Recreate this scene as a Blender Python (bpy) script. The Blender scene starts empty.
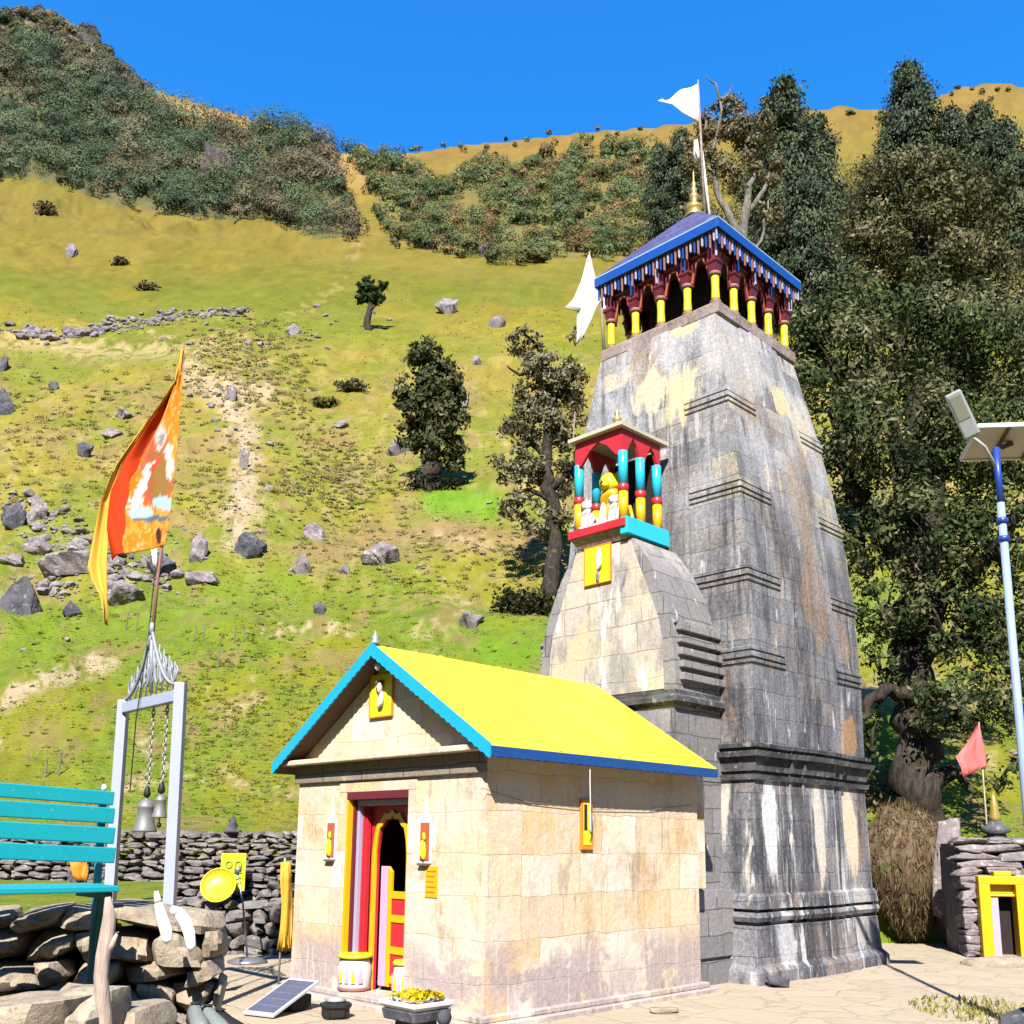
import bpy, bmesh, math, random
import numpy as np
from mathutils import Vector, Matrix
rad = math.radians
scene = bpy.context.scene
col = scene.collection

# ------------------------------------------------------------------ camera
CAM = np.array([7.5229, -7.143, 1.7]); FPX = 986.55; PITCH = .1864; ROLL = .0101; YAW = .7876; CY = 657.63
_f = np.array([-math.sin(YAW)*math.cos(PITCH), math.cos(YAW)*math.cos(PITCH), math.sin(PITCH)])
_r = np.array([math.cos(YAW), math.sin(YAW), 0.]); _u = np.cross(_r, _f)
R2 = math.cos(ROLL)*_r + math.sin(ROLL)*_u; U2 = -math.sin(ROLL)*_r + math.cos(ROLL)*_u
F0 = np.array([-math.sin(YAW), math.cos(YAW), 0.]); R0 = _r
cd = bpy.data.cameras.new("camera"); cam = bpy.data.objects.new("camera", cd); col.objects.link(cam)
cam.matrix_world = Matrix(((R2[0], U2[0], -_f[0], CAM[0]), (R2[1], U2[1], -_f[1], CAM[1]), (R2[2], U2[2], -_f[2], CAM[2]), (0, 0, 0, 1)))
cd.sensor_width = 36; cd.lens = FPX/1024*36; cd.shift_y = (CY-512)/1024
cd.clip_start = .05; cd.clip_end = 3000
scene.camera = cam

# ------------------------------------------------------------------ light
SUN = np.array([1., -1.28, 1.52]); SUN /= np.linalg.norm(SUN)
ELEV = math.asin(SUN[2]); AZ = math.atan2(SUN[0], SUN[1])
sd = bpy.data.lights.new("sun", 'SUN'); sd.energy = 5.0; sd.angle = rad(.5); sd.color = (1, .955, .88)
so = bpy.data.objects.new("sun", sd); col.objects.link(so)
so.rotation_euler = Vector(SUN).to_track_quat('Z', 'Y').to_euler(); so.location = (20, -20, 40)
W = bpy.data.worlds.new("World"); scene.world = W; W.use_nodes = True
wn = W.node_tree; wn.nodes.clear()
sk = wn.nodes.new('ShaderNodeTexSky'); sk.sky_type = 'NISHITA'; sk.sun_disc = False
sk.sun_elevation = ELEV; sk.sun_rotation = AZ; sk.altitude = 3300; sk.air_density = 1.0; sk.dust_density = 0.; sk.ozone_density = 1.0
hs = wn.nodes.new('ShaderNodeMix'); hs.data_type = 'RGBA'; hs.blend_type = 'MULTIPLY'; hs.inputs[0].default_value = 1; hs.inputs[7].default_value = (.13, .80, 1.32, 1)
bg = wn.nodes.new('ShaderNodeBackground'); bg.inputs[1].default_value = .102
ow = wn.nodes.new('ShaderNodeOutputWorld')
wn.links.new(sk.outputs[0], hs.inputs[6]); wn.links.new(hs.outputs[2], bg.inputs[0]); wn.links.new(bg.outputs[0], ow.inputs[0])
vs = scene.view_settings; vs.view_transform = 'Standard'; vs.look = 'None'; vs.gamma = 1; vs.use_curve_mapping = False
vs.exposure = 1.85

# ------------------------------------------------------------------ pixel <-> world helpers
def ray(px, py):
    return _f + R2*((px-512)/FPX) + U2*((CY-py)/FPX)
def P(px, py, w):
    d = ray(px, py); return CAM + d*(w/(d@F0))
def PZ(px, py, z):
    d = ray(px, py); return CAM + d*((z-CAM[2])/d[2])
def PY(px, py, Y):
    d = ray(px, py); return CAM + d*((Y-CAM[1])/d[1])
def PX(px, py, X):
    d = ray(px, py); return CAM + d*((X-CAM[0])/d[0])
def proj(X):
    d = np.asarray(X)-CAM; z = d@_f
    return 512+FPX*(d@R2)/z, CY-FPX*(d@U2)/z

# ------------------------------------------------------------------ noise
def _h(i, j, s):
    n = (i.astype(np.int64)*374761393 + j.astype(np.int64)*668265263 + s*1442695041) & 0xffffffff
    n = ((n ^ (n >> 13))*1274126177) & 0xffffffff
    return ((n ^ (n >> 16)) & 0xffff)/65535.
def vnoise(x, y, s=0):
    x = np.asarray(x, float); y = np.asarray(y, float)
    i = np.floor(x); j = np.floor(y); u = x-i; v = y-j; u = u*u*(3-2*u); v = v*v*(3-2*v)
    return (_h(i, j, s)*(1-u)+_h(i+1, j, s)*u)*(1-v) + (_h(i, j+1, s)*(1-u)+_h(i+1, j+1, s)*u)*v
def fbm(x, y, s=0, o=4):
    t = 0; a = .5
    for k in range(o): t = t+a*vnoise(x*2**k, y*2**k, s+k*17); a *= .5
    return t/(1-.5**o)

# ------------------------------------------------------------------ node materials
ALB = .50        # overall reflectance of the colours below
class NT:
    def __init__(s, name):
        s.m = bpy.data.materials.new(name); s.m.use_nodes = True; s.t = s.m.node_tree; s.t.nodes.clear()
        s.out = s.n('ShaderNodeOutputMaterial'); s.b = s.n('ShaderNodeBsdfPrincipled'); s.l(s.b.outputs[0], s.out.inputs[0])
        s.tc = s.n('ShaderNodeTexCoord')
    def n(s, k): return s.t.nodes.new(k)
    def l(s, a, b): s.t.links.new(a, b)
    def val(s, sock, v):
        if hasattr(v, 'is_linked'): s.l(v, sock)
        else: sock.default_value = (*v, 1) if isinstance(v, tuple) and len(v) == 3 and sock.type == 'RGBA' else v
    def map(s, vec, sc):
        m = s.n('ShaderNodeMapping'); s.l(vec, m.inputs[0]); m.inputs['Scale'].default_value = sc; return m.outputs[0]
    def noise(s, scale, detail=4, vec=None, rough=.55, sc=None):
        vec = vec or s.tc.outputs['Object']
        if sc: vec = s.map(vec, sc)
        t = s.n('ShaderNodeTexNoise'); s.l(vec, t.inputs['Vector']); t.inputs['Scale'].default_value = scale; t.inputs['Detail'].default_value = detail; t.inputs['Roughness'].default_value = rough
        return t.outputs[0]
    def ramp(s, fac, a, b, c0=(0, 0, 0), c1=(1, 1, 1)):
        r = s.n('ShaderNodeMapRange'); s.l(fac, r.inputs[0]); r.inputs[1].default_value = a; r.inputs[2].default_value = b; r.interpolation_type = 'SMOOTHSTEP'; return r.outputs[0]
    def mix(s, f, a, b, mode='MIX'):
        x = s.n('ShaderNodeMix'); x.data_type = 'RGBA'; x.blend_type = mode
        s.val(x.inputs[0], f); s.val(x.inputs[6], a); s.val(x.inputs[7], b); return x.outputs[2]
    def math(s, op, a, b=0., c=0.):
        x = s.n('ShaderNodeMath'); x.operation = op; s.val(x.inputs[0], a); s.val(x.inputs[1], b); s.val(x.inputs[2], c); return x.outputs[0]
    def bump(s, h, strength=.4, dist=.02, prev=None):
        x = s.n('ShaderNodeBump'); s.l(h, x.inputs['Height']); x.inputs['Strength'].default_value = strength; x.inputs['Distance'].default_value = dist
        if prev: s.l(prev, x.inputs['Normal'])
        return x.outputs[0]
    def sep(s, vec, i):
        x = s.n('ShaderNodeSeparateXYZ'); s.l(vec, x.inputs[0]); return x.outputs[i]
    def attr(s, name='Col'):
        a = s.n('ShaderNodeVertexColor'); a.layer_name = name; return a.outputs[0]
    def done(s, color, rough=.8, normal=None, spec=.3, metal=0.):
        if not hasattr(color, 'is_linked'):
            k_ = s.n('ShaderNodeRGB'); k_.outputs[0].default_value = (*color, 1); color = k_.outputs[0]
        s.base = s.mix(1., color, (ALB, ALB, ALB), 'MULTIPLY'); s.val(s.b.inputs['Base Color'], s.base); s.val(s.b.inputs['Roughness'], rough); s.b.inputs['Specular IOR Level'].default_value = spec; s.b.inputs['Metallic'].default_value = metal
        if normal: s.l(normal, s.b.inputs['Normal'])
        return s.m

def paint(name, c, var=.18, rough=.5, wear=None, ws=14, wt=.64, metal=0., bump=.15, spec=.3):
    t = NT(name); d = tuple(x*(1-var) for x in c)
    cc = t.mix(t.noise(3.5, 5), d, c)
    cc = t.mix(t.math('MULTIPLY', t.ramp(t.noise(40, 3), .45, .8), .25), cc, tuple(x*.6 for x in c))
    if wear: cc = t.mix(t.ramp(t.noise(ws, 6, rough=.7), wt, wt+.05), cc, wear)
    return t.done(cc, rough, t.bump(t.noise(30, 4), bump, .006), spec, metal)

def block_stone(name, ca, cb, mortar, bw, bh, stains=(), msize=.012, bump=.5, grain=.25, distort=.05, freq=2, blocks=(), spots=()):
    t = NT(name); uv = t.tc.outputs['UV']; ob = t.tc.outputs['Object']
    nz = t.n('ShaderNodeTexNoise'); t.l(ob, nz.inputs['Vector']); nz.inputs['Scale'].default_value = 2.2; nz.inputs['Detail'].default_value = 3
    av = t.n('ShaderNodeVectorMath'); av.operation = 'SCALE'; t.l(nz.outputs[1], av.inputs[0]); av.inputs['Scale'].default_value = distort
    ad = t.n('ShaderNodeVectorMath'); t.l(uv, ad.inputs[0]); t.l(av.outputs[0], ad.inputs[1])
    b = t.n('ShaderNodeTexBrick'); t.l(ad.outputs[0], b.inputs['Vector']); b.inputs['Scale'].default_value = 1
    b.inputs['Color1'].default_value = (*ca, 1); b.inputs['Color2'].default_value = (*cb, 1); b.inputs['Mortar'].default_value = (*mortar, 1)
    b.inputs['Brick Width'].default_value = bw; b.inputs['Row Height'].default_value = bh; b.inputs['Mortar Size'].default_value = msize; b.inputs['Mortar Smooth'].default_value = .4; b.inputs['Bias'].default_value = 0
    b.offset_frequency = freq; b.squash = .72; b.squash_frequency = 3; b.offset = .43
    c = b.outputs[0]
    z = t.sep(ob, 2)
    if blocks:          # single blocks of another stone
        b2 = t.n('ShaderNodeTexBrick'); t.l(ad.outputs[0], b2.inputs['Vector'])
        for k_ in ('Scale', 'Brick Width', 'Row Height', 'Mortar Size', 'Mortar Smooth', 'Bias'): b2.inputs[k_].default_value = b.inputs[k_].default_value
        b2.inputs['Color1'].default_value = (0, 0, 0, 1); b2.inputs['Color2'].default_value = (1, 1, 1, 1); b2.inputs['Mortar'].default_value = (.5, .5, .5, 1)
        b2.offset_frequency = freq; b2.squash = .72; b2.squash_frequency = 3; b2.offset = .43
        for (bcol, lo, hi, amt, z0, z1) in blocks:
            m = t.math('MULTIPLY', t.ramp(b2.outputs[0], lo, lo+.02), t.ramp(b2.outputs[0], hi, hi-.02))
            m = t.math('MULTIPLY', m, t.ramp(t.noise(3, 5, rough=.7, sc=(1, 1, .5)), .2, .6))
            if z0 is not None: m = t.math('MULTIPLY', m, t.ramp(z, z0, z1))
            c = t.mix(t.math('MULTIPLY', m, amt), c, bcol)
    for (scol, scale, sc, lo, hi, amt, z0, z1, seed) in stains:
        mp = t.n('ShaderNodeMapping'); t.l(ob, mp.inputs[0]); mp.inputs['Scale'].default_value = sc; mp.inputs['Location'].default_value = (seed*3.7, seed*1.9, seed*2.3)
        m = t.ramp(t.noise(scale, 6, vec=mp.outputs[0], rough=.62), lo, hi)
        if z0 is not None: m = t.math('MULTIPLY', m, t.ramp(z, z0, z1))
        c = t.mix(t.math('MULTIPLY', m, amt), c, scol)
    for (bcol, ctr, rd, amt, ns) in spots:      # single stains with a place and outline of their own
        mp = t.n('ShaderNodeMapping'); t.l(ob, mp.inputs[0]); mp.inputs['Scale'].default_value = tuple(1/r_ for r_ in rd); mp.inputs['Location'].default_value = tuple(-c_/r_ for c_, r_ in zip(ctr, rd))
        ln = t.n('ShaderNodeVectorMath'); ln.operation = 'LENGTH'; t.l(mp.outputs[0], ln.inputs[0])
        dn = t.math('ADD', ln.outputs['Value'], t.math('MULTIPLY', t.math('SUBTRACT', t.noise(ns, 6, rough=.7, sc=(1.6, 1.6, .35)), .5), 2.2))
        c = t.mix(t.math('MULTIPLY', t.ramp(dn, 1.05, .75), amt), c, bcol)
    g = t.noise(22, 6, rough=.7)
    c = t.mix(grain, c, t.mix(t.ramp(g, .3, .7), (.02, .02, .02), (.9, .88, .85)), 'SOFT_LIGHT')
    n = t.bump(t.math('SUBTRACT', 1., b.outputs[1]), bump, .02)
    n = t.bump(t.noise(9, 8, rough=.7), .45, .035, n)
    return t.done(c, .88, n, .2)

def rock_mat(name, a, b, c, scale=3.):
    t = NT(name)
    k = t.mix(t.ramp(t.noise(scale, 6, rough=.65), .35, .65), a, b)
    k = t.mix(t.ramp(t.noise(scale*2.7, 6, rough=.7), .56, .66), k, c)
    k = t.mix(t.math('MULTIPLY', t.ramp(t.noise(scale*6, 4), .5, .7), .4), k, tuple(x*.4 for x in a))
    n = t.bump(t.noise(scale*3, 8, rough=.7), .7, .05)
    return t.done(k, .9, n, .15)

def leaf_mat(name, trans=.22, spec=.06, rough=.7):
    t = NT(name); c = t.attr()
    t.done(c, rough, None, spec)
    tr = t.n('ShaderNodeBsdfTranslucent'); t.l(t.base, tr.inputs[0])
    mx = t.n('ShaderNodeMixShader'); mx.inputs[0].default_value = trans
    t.l(t.b.outputs[0], mx.inputs[1]); t.l(tr.outputs[0], mx.inputs[2]); t.l(mx.outputs[0], t.out.inputs[0])
    return t.m

def bark_mat(name, a, b):
    t = NT(name)
    k = t.mix(t.ramp(t.noise(5, 6, sc=(2, 2, .5), rough=.7), .35, .65), a, b)
    k = t.mix(t.ramp(t.noise(3.3, 5), .58, .68), k, (.10, .11, .045))
    return t.done(k, .95, t.bump(t.noise(9, 7, sc=(2.2, 2.2, .5), rough=.7), .9, .06), .1)

# ------------------------------------------------------------------ mesh builder
ORG = {}
class MB:
    def __init__(s): s.v = []; s.f = []; s.k = 0
    def add(s, v, f):
        v = [tuple(map(float, p)) for p in v]; s.v += v; s.f += [tuple(i+s.k for i in q) for q in f]; s.k += len(v); return s
    def box(s, c, d, rz=0., R=None):
        c = np.array(c, float); d = np.array(d, float)/2
        p = np.array([(x, y, z) for x in (-1, 1) for y in (-1, 1) for z in (-1, 1)])*d
        if R is None: R = rotz(rz)
        return s.add(p@np.array(R).T+c, [(0, 1, 3, 2), (4, 6, 7, 5), (0, 4, 5, 1), (2, 3, 7, 6), (0, 2, 6, 4), (1, 5, 7, 3)])
    def aabb(s, a, b): a = np.array(a, float); b = np.array(b, float); return s.box((a+b)/2, np.abs(b-a))
    def bar(s, a, b, w, h, up=(0, 0, 1)):
        a = np.array(a, float); b = np.array(b, float); z = b-a; L = np.linalg.norm(z); z = z/L
        x = np.cross(up, z); n = np.linalg.norm(x)
        x = x/n if n > 1e-6 else np.array([1., 0, 0]); y = np.cross(z, x)
        return s.box((a+b)/2, (w, h, L), R=np.stack([x, y, z], 1))
    def tube(s, pts, r, n=8, cap=True):
        pts = np.array(pts, float); m = len(pts); r = np.broadcast_to(np.array(r, float), (m,))
        x = None; rings = []
        for i in range(m):
            t = pts[min(i+1, m-1)]-pts[max(i-1, 0)]; t = t/(np.linalg.norm(t)+1e-12)
            if x is None:
                x = np.cross(t, (0, 0, 1.)) if abs(t[2]) < .95 else np.cross(t, (1., 0, 0))
            x = x-t*(x@t); x = x/(np.linalg.norm(x)+1e-12); y = np.cross(t, x)
            a = np.arange(n)*2*math.pi/n
            rings.append(pts[i]+r[i]*(np.cos(a)[:, None]*x+np.sin(a)[:, None]*y))
        return s.loft(rings, cap)
    def loft(s, rings, cap=True, close=True):
        n = len(rings[0]); v = np.concatenate([np.array(q, float) for q in rings]); f = []
        for i in range(len(rings)-1):
            for j in range(n if close else n-1):
                k = (j+1) % n; f.append((i*n+j, i*n+k, (i+1)*n+k, (i+1)*n+j))
        if cap: f += [tuple(range(n))[::-1], tuple((len(rings)-1)*n+j for j in range(n))]
        return s.add(v, f)
    def lathe(s, prof, c, n=16, R=None):
        rings = []; a = np.arange(n)*2*math.pi/n
        for (r, z) in prof:
            q = np.stack([r*np.cos(a), r*np.sin(a), np.full(n, z)], 1)
            if R is not None: q = q@np.array(R).T
            rings.append(q+np.array(c, float))
        return s.loft(rings)
    def prism(s, poly, vec):
        p = np.array(poly, float); return s.loft([p, p+np.array(vec, float)])
    def rock(s, c, d, seed, sub=2, cuts=9, R=None, rough=.1):
        v, f = ico(sub); rg = np.random.default_rng(seed); v = v.copy()
        for k in range(cuts):
            q = rg.normal(size=3); q /= np.linalg.norm(q); h = rg.uniform(.5, .86)
            dd = v@q-h; v = v-np.where(dd > 0, dd, 0)[:, None]*q
        v = v*(1+rough*2*(fbm(v[:, 0]*2+seed+v[:, 2], v[:, 1]*2+v[:, 2]*1.6, seed, 4)-.5))[:, None]
        v = v*np.array(d)/2*1.22
        v = v@(rotz(rg.uniform(0, 6.28)) if R is None else np.array(R)).T
        return s.add(v+np.array(c), f)
    def slabstone(s, c, d, seed, rz=0., tilt=.06, n=5, cuts=10):
        v, f = cubeg(n); rg = np.random.default_rng(seed)
        p = v/np.maximum(1e-9, (np.abs(v)**14).sum(1)**(1/14))[:, None]
        for k in range(cuts):
            q = rg.normal(size=3)*np.array([1, .8, .9]); q /= np.linalg.norm(q); h = rg.uniform(.78, 1.15)
            dd = p@q-h; p = p-np.where(dd > 0, dd, 0)[:, None]*q
        q = 1+.10*(fbm(v[:, 0]*1.6+seed*3.1, v[:, 1]*1.6+v[:, 2]*2.1+seed, seed)-.5)*2
        p = p*q[:, None]; p[:, 2] += rg.uniform(-.3, .3)*p[:, 0]; p[:, 0] *= 1+rg.uniform(-.25, .25)*p[:, 2]
        p = p*np.array(d)/2*1.05
        ax = rg.uniform(-tilt, tilt); Rx = np.array([[math.cos(ax), 0, -math.sin(ax)], [0, 1, 0], [math.sin(ax), 0, math.cos(ax)]])
        return s.add(p@Rx.T@rotz(rz).T+np.array(c), f)
    def build(s, name, mat, parent=None, smooth=False, bevel=0., recalc=True, cols=None):
        me = bpy.data.meshes.new(name); org = np.zeros(3)
        if parent is not None: org = ORG.get(parent.name, np.zeros(3))
        vv = np.array(s.v)-org
        me.from_pydata(vv.tolist(), [], s.f); sharp = smooth == 'sharp'; smooth = bool(smooth)
        bm = bmesh.new(); bm.from_mesh(me)
        if recalc: bmesh.ops.recalc_face_normals(bm, faces=bm.faces)
        uvl = bm.loops.layers.uv.new('UVMap'); o = org
        for fc in bm.faces:
            n = fc.normal; a = [abs(n.x), abs(n.y), abs(n.z)]
            k = 2 if a[2] > .8 else (0 if a[0] > a[1] else 1)
            for lp in fc.loops:
                c = lp.vert.co
                lp[uvl].uv = (c.x, c.y) if k == 2 else ((c.y+.37, c.z) if k == 0 else (c.x, c.z))
            fc.smooth = smooth
        bm.to_mesh(me); bm.free()
        if sharp: me.set_sharp_from_angle(angle=rad(24))
        ob = bpy.data.objects.new(name, me); col.objects.link(ob)
        if mat is not None:
            for m_ in (mat if isinstance(mat, (list, tuple)) else [mat]): me.materials.append(m_)
        if parent is not None: ob.parent = parent
        ORG[ob.name] = org
        if bevel:
            b = ob.modifiers.new('bevel', 'BEVEL'); b.width = bevel; b.segments = 2; b.limit_method = 'ANGLE'; b.angle_limit = rad(40)
        return ob
def rotz(a): return np.array([[math.cos(a), -math.sin(a), 0], [math.sin(a), math.cos(a), 0], [0, 0, 1.]])
_ico = {}
def ico(n):
    if n not in _ico:
        bm = bmesh.new(); bmesh.ops.create_icosphere(bm, subdivisions=n, radius=1)
        bm.verts.ensure_lookup_table()
        _ico[n] = (np.array([v.co for v in bm.verts]), [tuple(v.index for v in f.verts) for f in bm.faces]); bm.free()
    return _ico[n]
_cg = {}
def cubeg(n):
    if n not in _cg:
        bm = bmesh.new(); bmesh.ops.create_cube(bm, size=2); bmesh.ops.subdivide_edges(bm, edges=bm.edges[:], cuts=n-1, use_grid_fill=True)
        bm.verts.ensure_lookup_table()
        _cg[n] = (np.array([v.co for v in bm.verts]), [tuple(v.index for v in f.verts) for f in bm.faces]); bm.free()
    return _cg[n]
def tag(o, label=None, cat=None, group=None, kind=None):
    if label: o['label'] = label
    if cat: o['category'] = cat
    if group: o['group'] = group
    if kind: o['kind'] = kind
    return o
def thing(name, loc, label, cat, group=None):
    o = bpy.data.objects.new(name, None); col.objects.link(o); o.location = tuple(map(float, loc)); o.empty_display_size = .1
    ORG[o.name] = np.array(loc, float); return tag(o, label, cat, group)
def dup(root, loc, label=None, group=None, rz=0., sc=1.):
    r = root.copy(); col.objects.link(r); r.location = tuple(map(float, loc)); r.rotation_euler = (0, 0, rz); r.scale = (sc,)*3 if np.isscalar(sc) else sc
    if label: r['label'] = label
    if group: r['group'] = group
    for ch in list(root.children):
        c = ch.copy(); col.objects.link(c); c.parent = r
        for g in list(ch.children):
            d = g.copy(); col.objects.link(d); d.parent = c
    return r

# quads / leaves straight from numpy
def quads(name, centers, size, asp, cols, mat, parent=None, seed=0, dirs=None, nrm=None, nj=.6):
    n = len(centers); rg = np.random.default_rng(seed)
    size = np.broadcast_to(np.asarray(size, float), (n,))
    a = rg.normal(size=(n, 3))
    if dirs is not None: a = dirs + .35*a
    a /= np.linalg.norm(a, axis=1)[:, None]
    if nrm is not None:
        q = nrm+nj*rg.normal(size=(n, 3)); q /= np.linalg.norm(q, axis=1)[:, None]; a -= (a*q).sum(1)[:, None]*q; a /= np.linalg.norm(a, axis=1)[:, None]
    b = rg.normal(size=(n, 3)) if nrm is None else np.cross(q, a)
    b -= (b*a).sum(1)[:, None]*a; b /= np.linalg.norm(b, axis=1)[:, None]
    nn = np.cross(a, b); L = (a*size[:, None])*.5; B = (b*(size*asp)[:, None])*.5; dn = nn*size[:, None]*.12
    v = np.stack([centers-L, centers+B*1.0-L*.1-dn, centers+L, centers-B-L*.1-dn], 1).reshape(-1, 3)
    org = ORG.get(parent.name, np.zeros(3)) if parent is not None else np.zeros(3)
    v = v-org
    me = bpy.data.meshes.new(name); me.vertices.add(4*n); me.vertices.foreach_set('co', v.ravel().astype(np.float32))
    me.loops.add(4*n); me.loops.foreach_set('vertex_index', np.arange(4*n, dtype=np.int32))
    me.polygons.add(n); me.polygons.foreach_set('loop_start', np.arange(0, 4*n, 4, dtype=np.int32))
    me.update(calc_edges=True)
    ca = me.color_attributes.new('Col', 'FLOAT_COLOR', 'POINT')
    cc = np.ones((n, 4, 4)); cc[:, :, :3] = np.asarray(cols)[:, None, :]
    ca.data.foreach_set('color', cc.ravel().astype(np.float32))
    me.materials.append(mat)
    ob = bpy.data.objects.new(name, me); col.objects.link(ob)
    if parent is not None: ob.parent = parent
    ORG[ob.name] = org
    return ob

# ------------------------------------------------------------------ materials
M = {}
M['hall_stone'] = block_stone('hall_stone', (.80, .63, .43), (.74, .555, .36), (.50, .39, .27), .66, .44, [
    ((.70, .60, .50), 1.1, (1, 1, 1), .46, .62, .75, None, None, 1),
    ((.55, .37, .19), 1.6, (1, 1, .8), .52, .66, .7, None, None, 2),
    ((.42, .34, .34), 1.3, (1, 1, 1.2), .47, .53, .8, .95, .5, 3),
    ((.46, .38, .37), 2.2, (1, 1, .5), .38, .60, .7, .75, .25, 4),
    ((.60, .44, .34), 1.2, (1, 1, 1), .60, .66, .6, None, None, 11),
    ((.24, .17, .12), 3.2, (2.2, 2.2, .35), .62, .72, .55, None, None, 5),
    ((.28, .22, .19), 2.0, (1.6, 1.6, .6), .60, .66, .45, None, None, 6),
    ((.74, .64, .56), 6.0, (2.5, 2.5, .2), .56, .66, .5, None, None, 7), ((.30, .22, .15), 9.0, (2.5, 2.5, .15), .62, .72, .5, None, None, 8)], msize=.006, bump=.45, distort=.10, blocks=[((.84, .72, .62), .02, .20, .8, None, None), ((.74, .48, .22), .80, .98, .7, None, None), ((.62, .46, .36), .45, .54, .6, None, None)])
M['hall_dark'] = block_stone('hall_dark', (.30, .24, .19), (.25, .20, .16), (.15, .12, .1), .8, .3, [((.5, .42, .32), 2.2, (1, 1, 1), .55, .7, .6, None, None, 1)], distort=.08)
TORG = np.array([-1.7621, 6.7387, -.12])
def onR(px, py, X=.0): return tuple(PX(px, py, X)-TORG)
def onF(px, py, Y=5.1): return tuple(PY(px, py, Y)-TORG)
SPOTS = [((.38, .24, .14), onR(812, 600, .05), (.5, .42, .95), .42, 2.2), ((.40, .29, .21), onR(795, 500, -.1), (.5, .40, .85), .5, 2.2), ((.42, .24, .12), onR(852, 738, .1), (.4, .28, .42), .8, 3),
         ((.66, .55, .34), onR(775, 405, -.4), (.5, .42, .32), .9, 2.5), ((.62, .54, .42), onR(800, 430, -.3), (.5, .5, .5), .7, 2.5), ((.68, .58, .36), onF(690, 400, 5.5), (.42, .5, .55), .9, 2.5), ((.66, .58, .42), onF(655, 395, 5.4), (.45, .5, .4), .85, 2.5), ((.70, .60, .34), onF(695, 335, 5.7), (.3, .5, .16), .9, 3), ((.5, .47, .46), onF(735, 345, 5.6), (.5, .9, .9), .6, 2.),
         ((.72, .71, .72), onR(772, 815, .08), (.4, .22, .75), .9, 3.2), ((.66, .60, .52), onR(817, 828, .1), (.4, .15, .85), .9, 3.2), ((.72, .60, .44), onR(853, 828, .1), (.4, .30, .82), .95, 1.2), ((.62, .61, .62), onR(785, 935, .1), (.5, .22, .45), .7, 3.), ((.55, .50, .46), onR(860, 910, .1), (.5, .28, .5), .7, 3.),
         ((.44, .43, .46), onF(745, 600, 4.9), (.10, .6, 1.2), .6, 3.), ((.6, .59, .62), onF(752, 690, 4.9), (.05, .4, .9), .8, 4.)]
M['tower_stone'] = block_stone('tower_stone', (.27, .265, .285), (.175, .175, .195), (.085, .08, .085), .74, .37, [
    ((.54, .53, .55), 1.3, (1, 1, .6), .38, .62, .80, 4.2, 9.8, 1),
    ((.045, .045, .055), 1.5, (1.4, 1.4, .35), .42, .62, .88, 11.5, 3.5, 3),
    ((.36, .24, .15), .75, (1, 1, .55), .56, .66, .7, None, None, 4),
    ((.62, .61, .62), 2.0, (2.0, 2.0, .13), .56, .65, .9, 3.7, 2.6, 5),
    ((.58, .57, .57), 2.4, (2.2, 2.2, .2), .61, .69, .6, None, None, 11),
    ((.26, .255, .28), 3.4, (2.6, 2.6, .12), .50, .64, .4, None, None, 12),
    ((.66, .64, .62), 6.0, (1.2, 1.2, .3), .62, .70, .75, None, None, 6),
    ((.045, .045, .055), 2.6, (2.4, 2.4, .16), .55, .67, .65, None, None, 7),
    ((.50, .48, .46), 14.0, (2, 2, .3), .60, .72, .45, None, None, 9),
    ((.66, .60, .50), 1.0, (1.5, 1.5, .18), .58, .63, .85, 3.0, 2.5, 8)], msize=.007, bump=.35, distort=.07, grain=.5,
    spots=SPOTS, blocks=[((.62, .50, .30), .80, .99, .95, 5.5, 8.5), ((.56, .50, .44), .60, .78, .8, 4.0, 9.0), ((.30, .24, .22), .02, .2, .7, None, None)])
M['cornice_stone'] = rock_mat('cornice_stone', (.06, .058, .062), (.14, .135, .14), (.34, .33, .32), 2.4)
M['suk_stone'] = block_stone('suk_stone', (.62, .53, .44), (.50, .44, .39), (.3, .26, .22), .7, .42, [
    ((.64, .52, .34), 1.0, (1, 1, 1.2), .46, .58, .9, None, None, 9),
    ((.30, .28, .28), 1.5, (1.3, 1.3, .6), .48, .62, .8, None, None, 3),
    ((.72, .69, .66), 2.4, (1.6, 1.6, .3), .58, .66, .8, None, None, 5),
    ((.12, .115, .12), 2.6, (2, 2, .5), .60, .70, .7, None, None, 7)], msize=.009, bump=.5, distort=.1)
M['suk_side'] = block_stone('suk_side', (.32, .295, .30), (.22, .21, .215), (.15, .14, .14), .8, .34, [
    ((.42, .39, .36), 1.4, (1, 1, .7), .44, .62, .8, 4.6, 6.2, 9),
    ((.66, .63, .60), 3.2, (1.6, 1.6, .5), .63, .68, .85, None, None, 5),
    ((.07, .07, .075), 2.0, (2, 2, .4), .54, .68, .7, None, None, 7)], msize=.011, bump=.6, distort=.1)
M['earth'] = paint('earth', (.09, .065, .045), .3, .95)
M['groove'] = paint('groove', (.03, .028, .028), rough=.95)
t = NT('roof_yellow'); c = t.mix(t.noise(1.6, 5), (.80, .67, .03), (.88, .78, .045))
c = t.mix(t.math('MULTIPLY', t.ramp(t.noise(3, 6, sc=(.5, 3, .5), rough=.7), .55, .72), .35), c, (.62, .50, .08))
c = t.mix(t.math('MULTIPLY', t.ramp(t.noise(38, 5, rough=.75), .62, .72), .4), c, (.42, .33, .08))
M['roof_yellow'] = t.done(c, .42, t.bump(t.noise(2.2, 3), .25, .03), .4)
M['turquoise'] = paint('turquoise', (.015, .42, .66), .12, .4, (.55, .7, .75), 20, .7)
M['deep_blue'] = paint('deep_blue', (.012, .075, .30), .2, .5, (.12, .2, .4), 20, .7)
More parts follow.
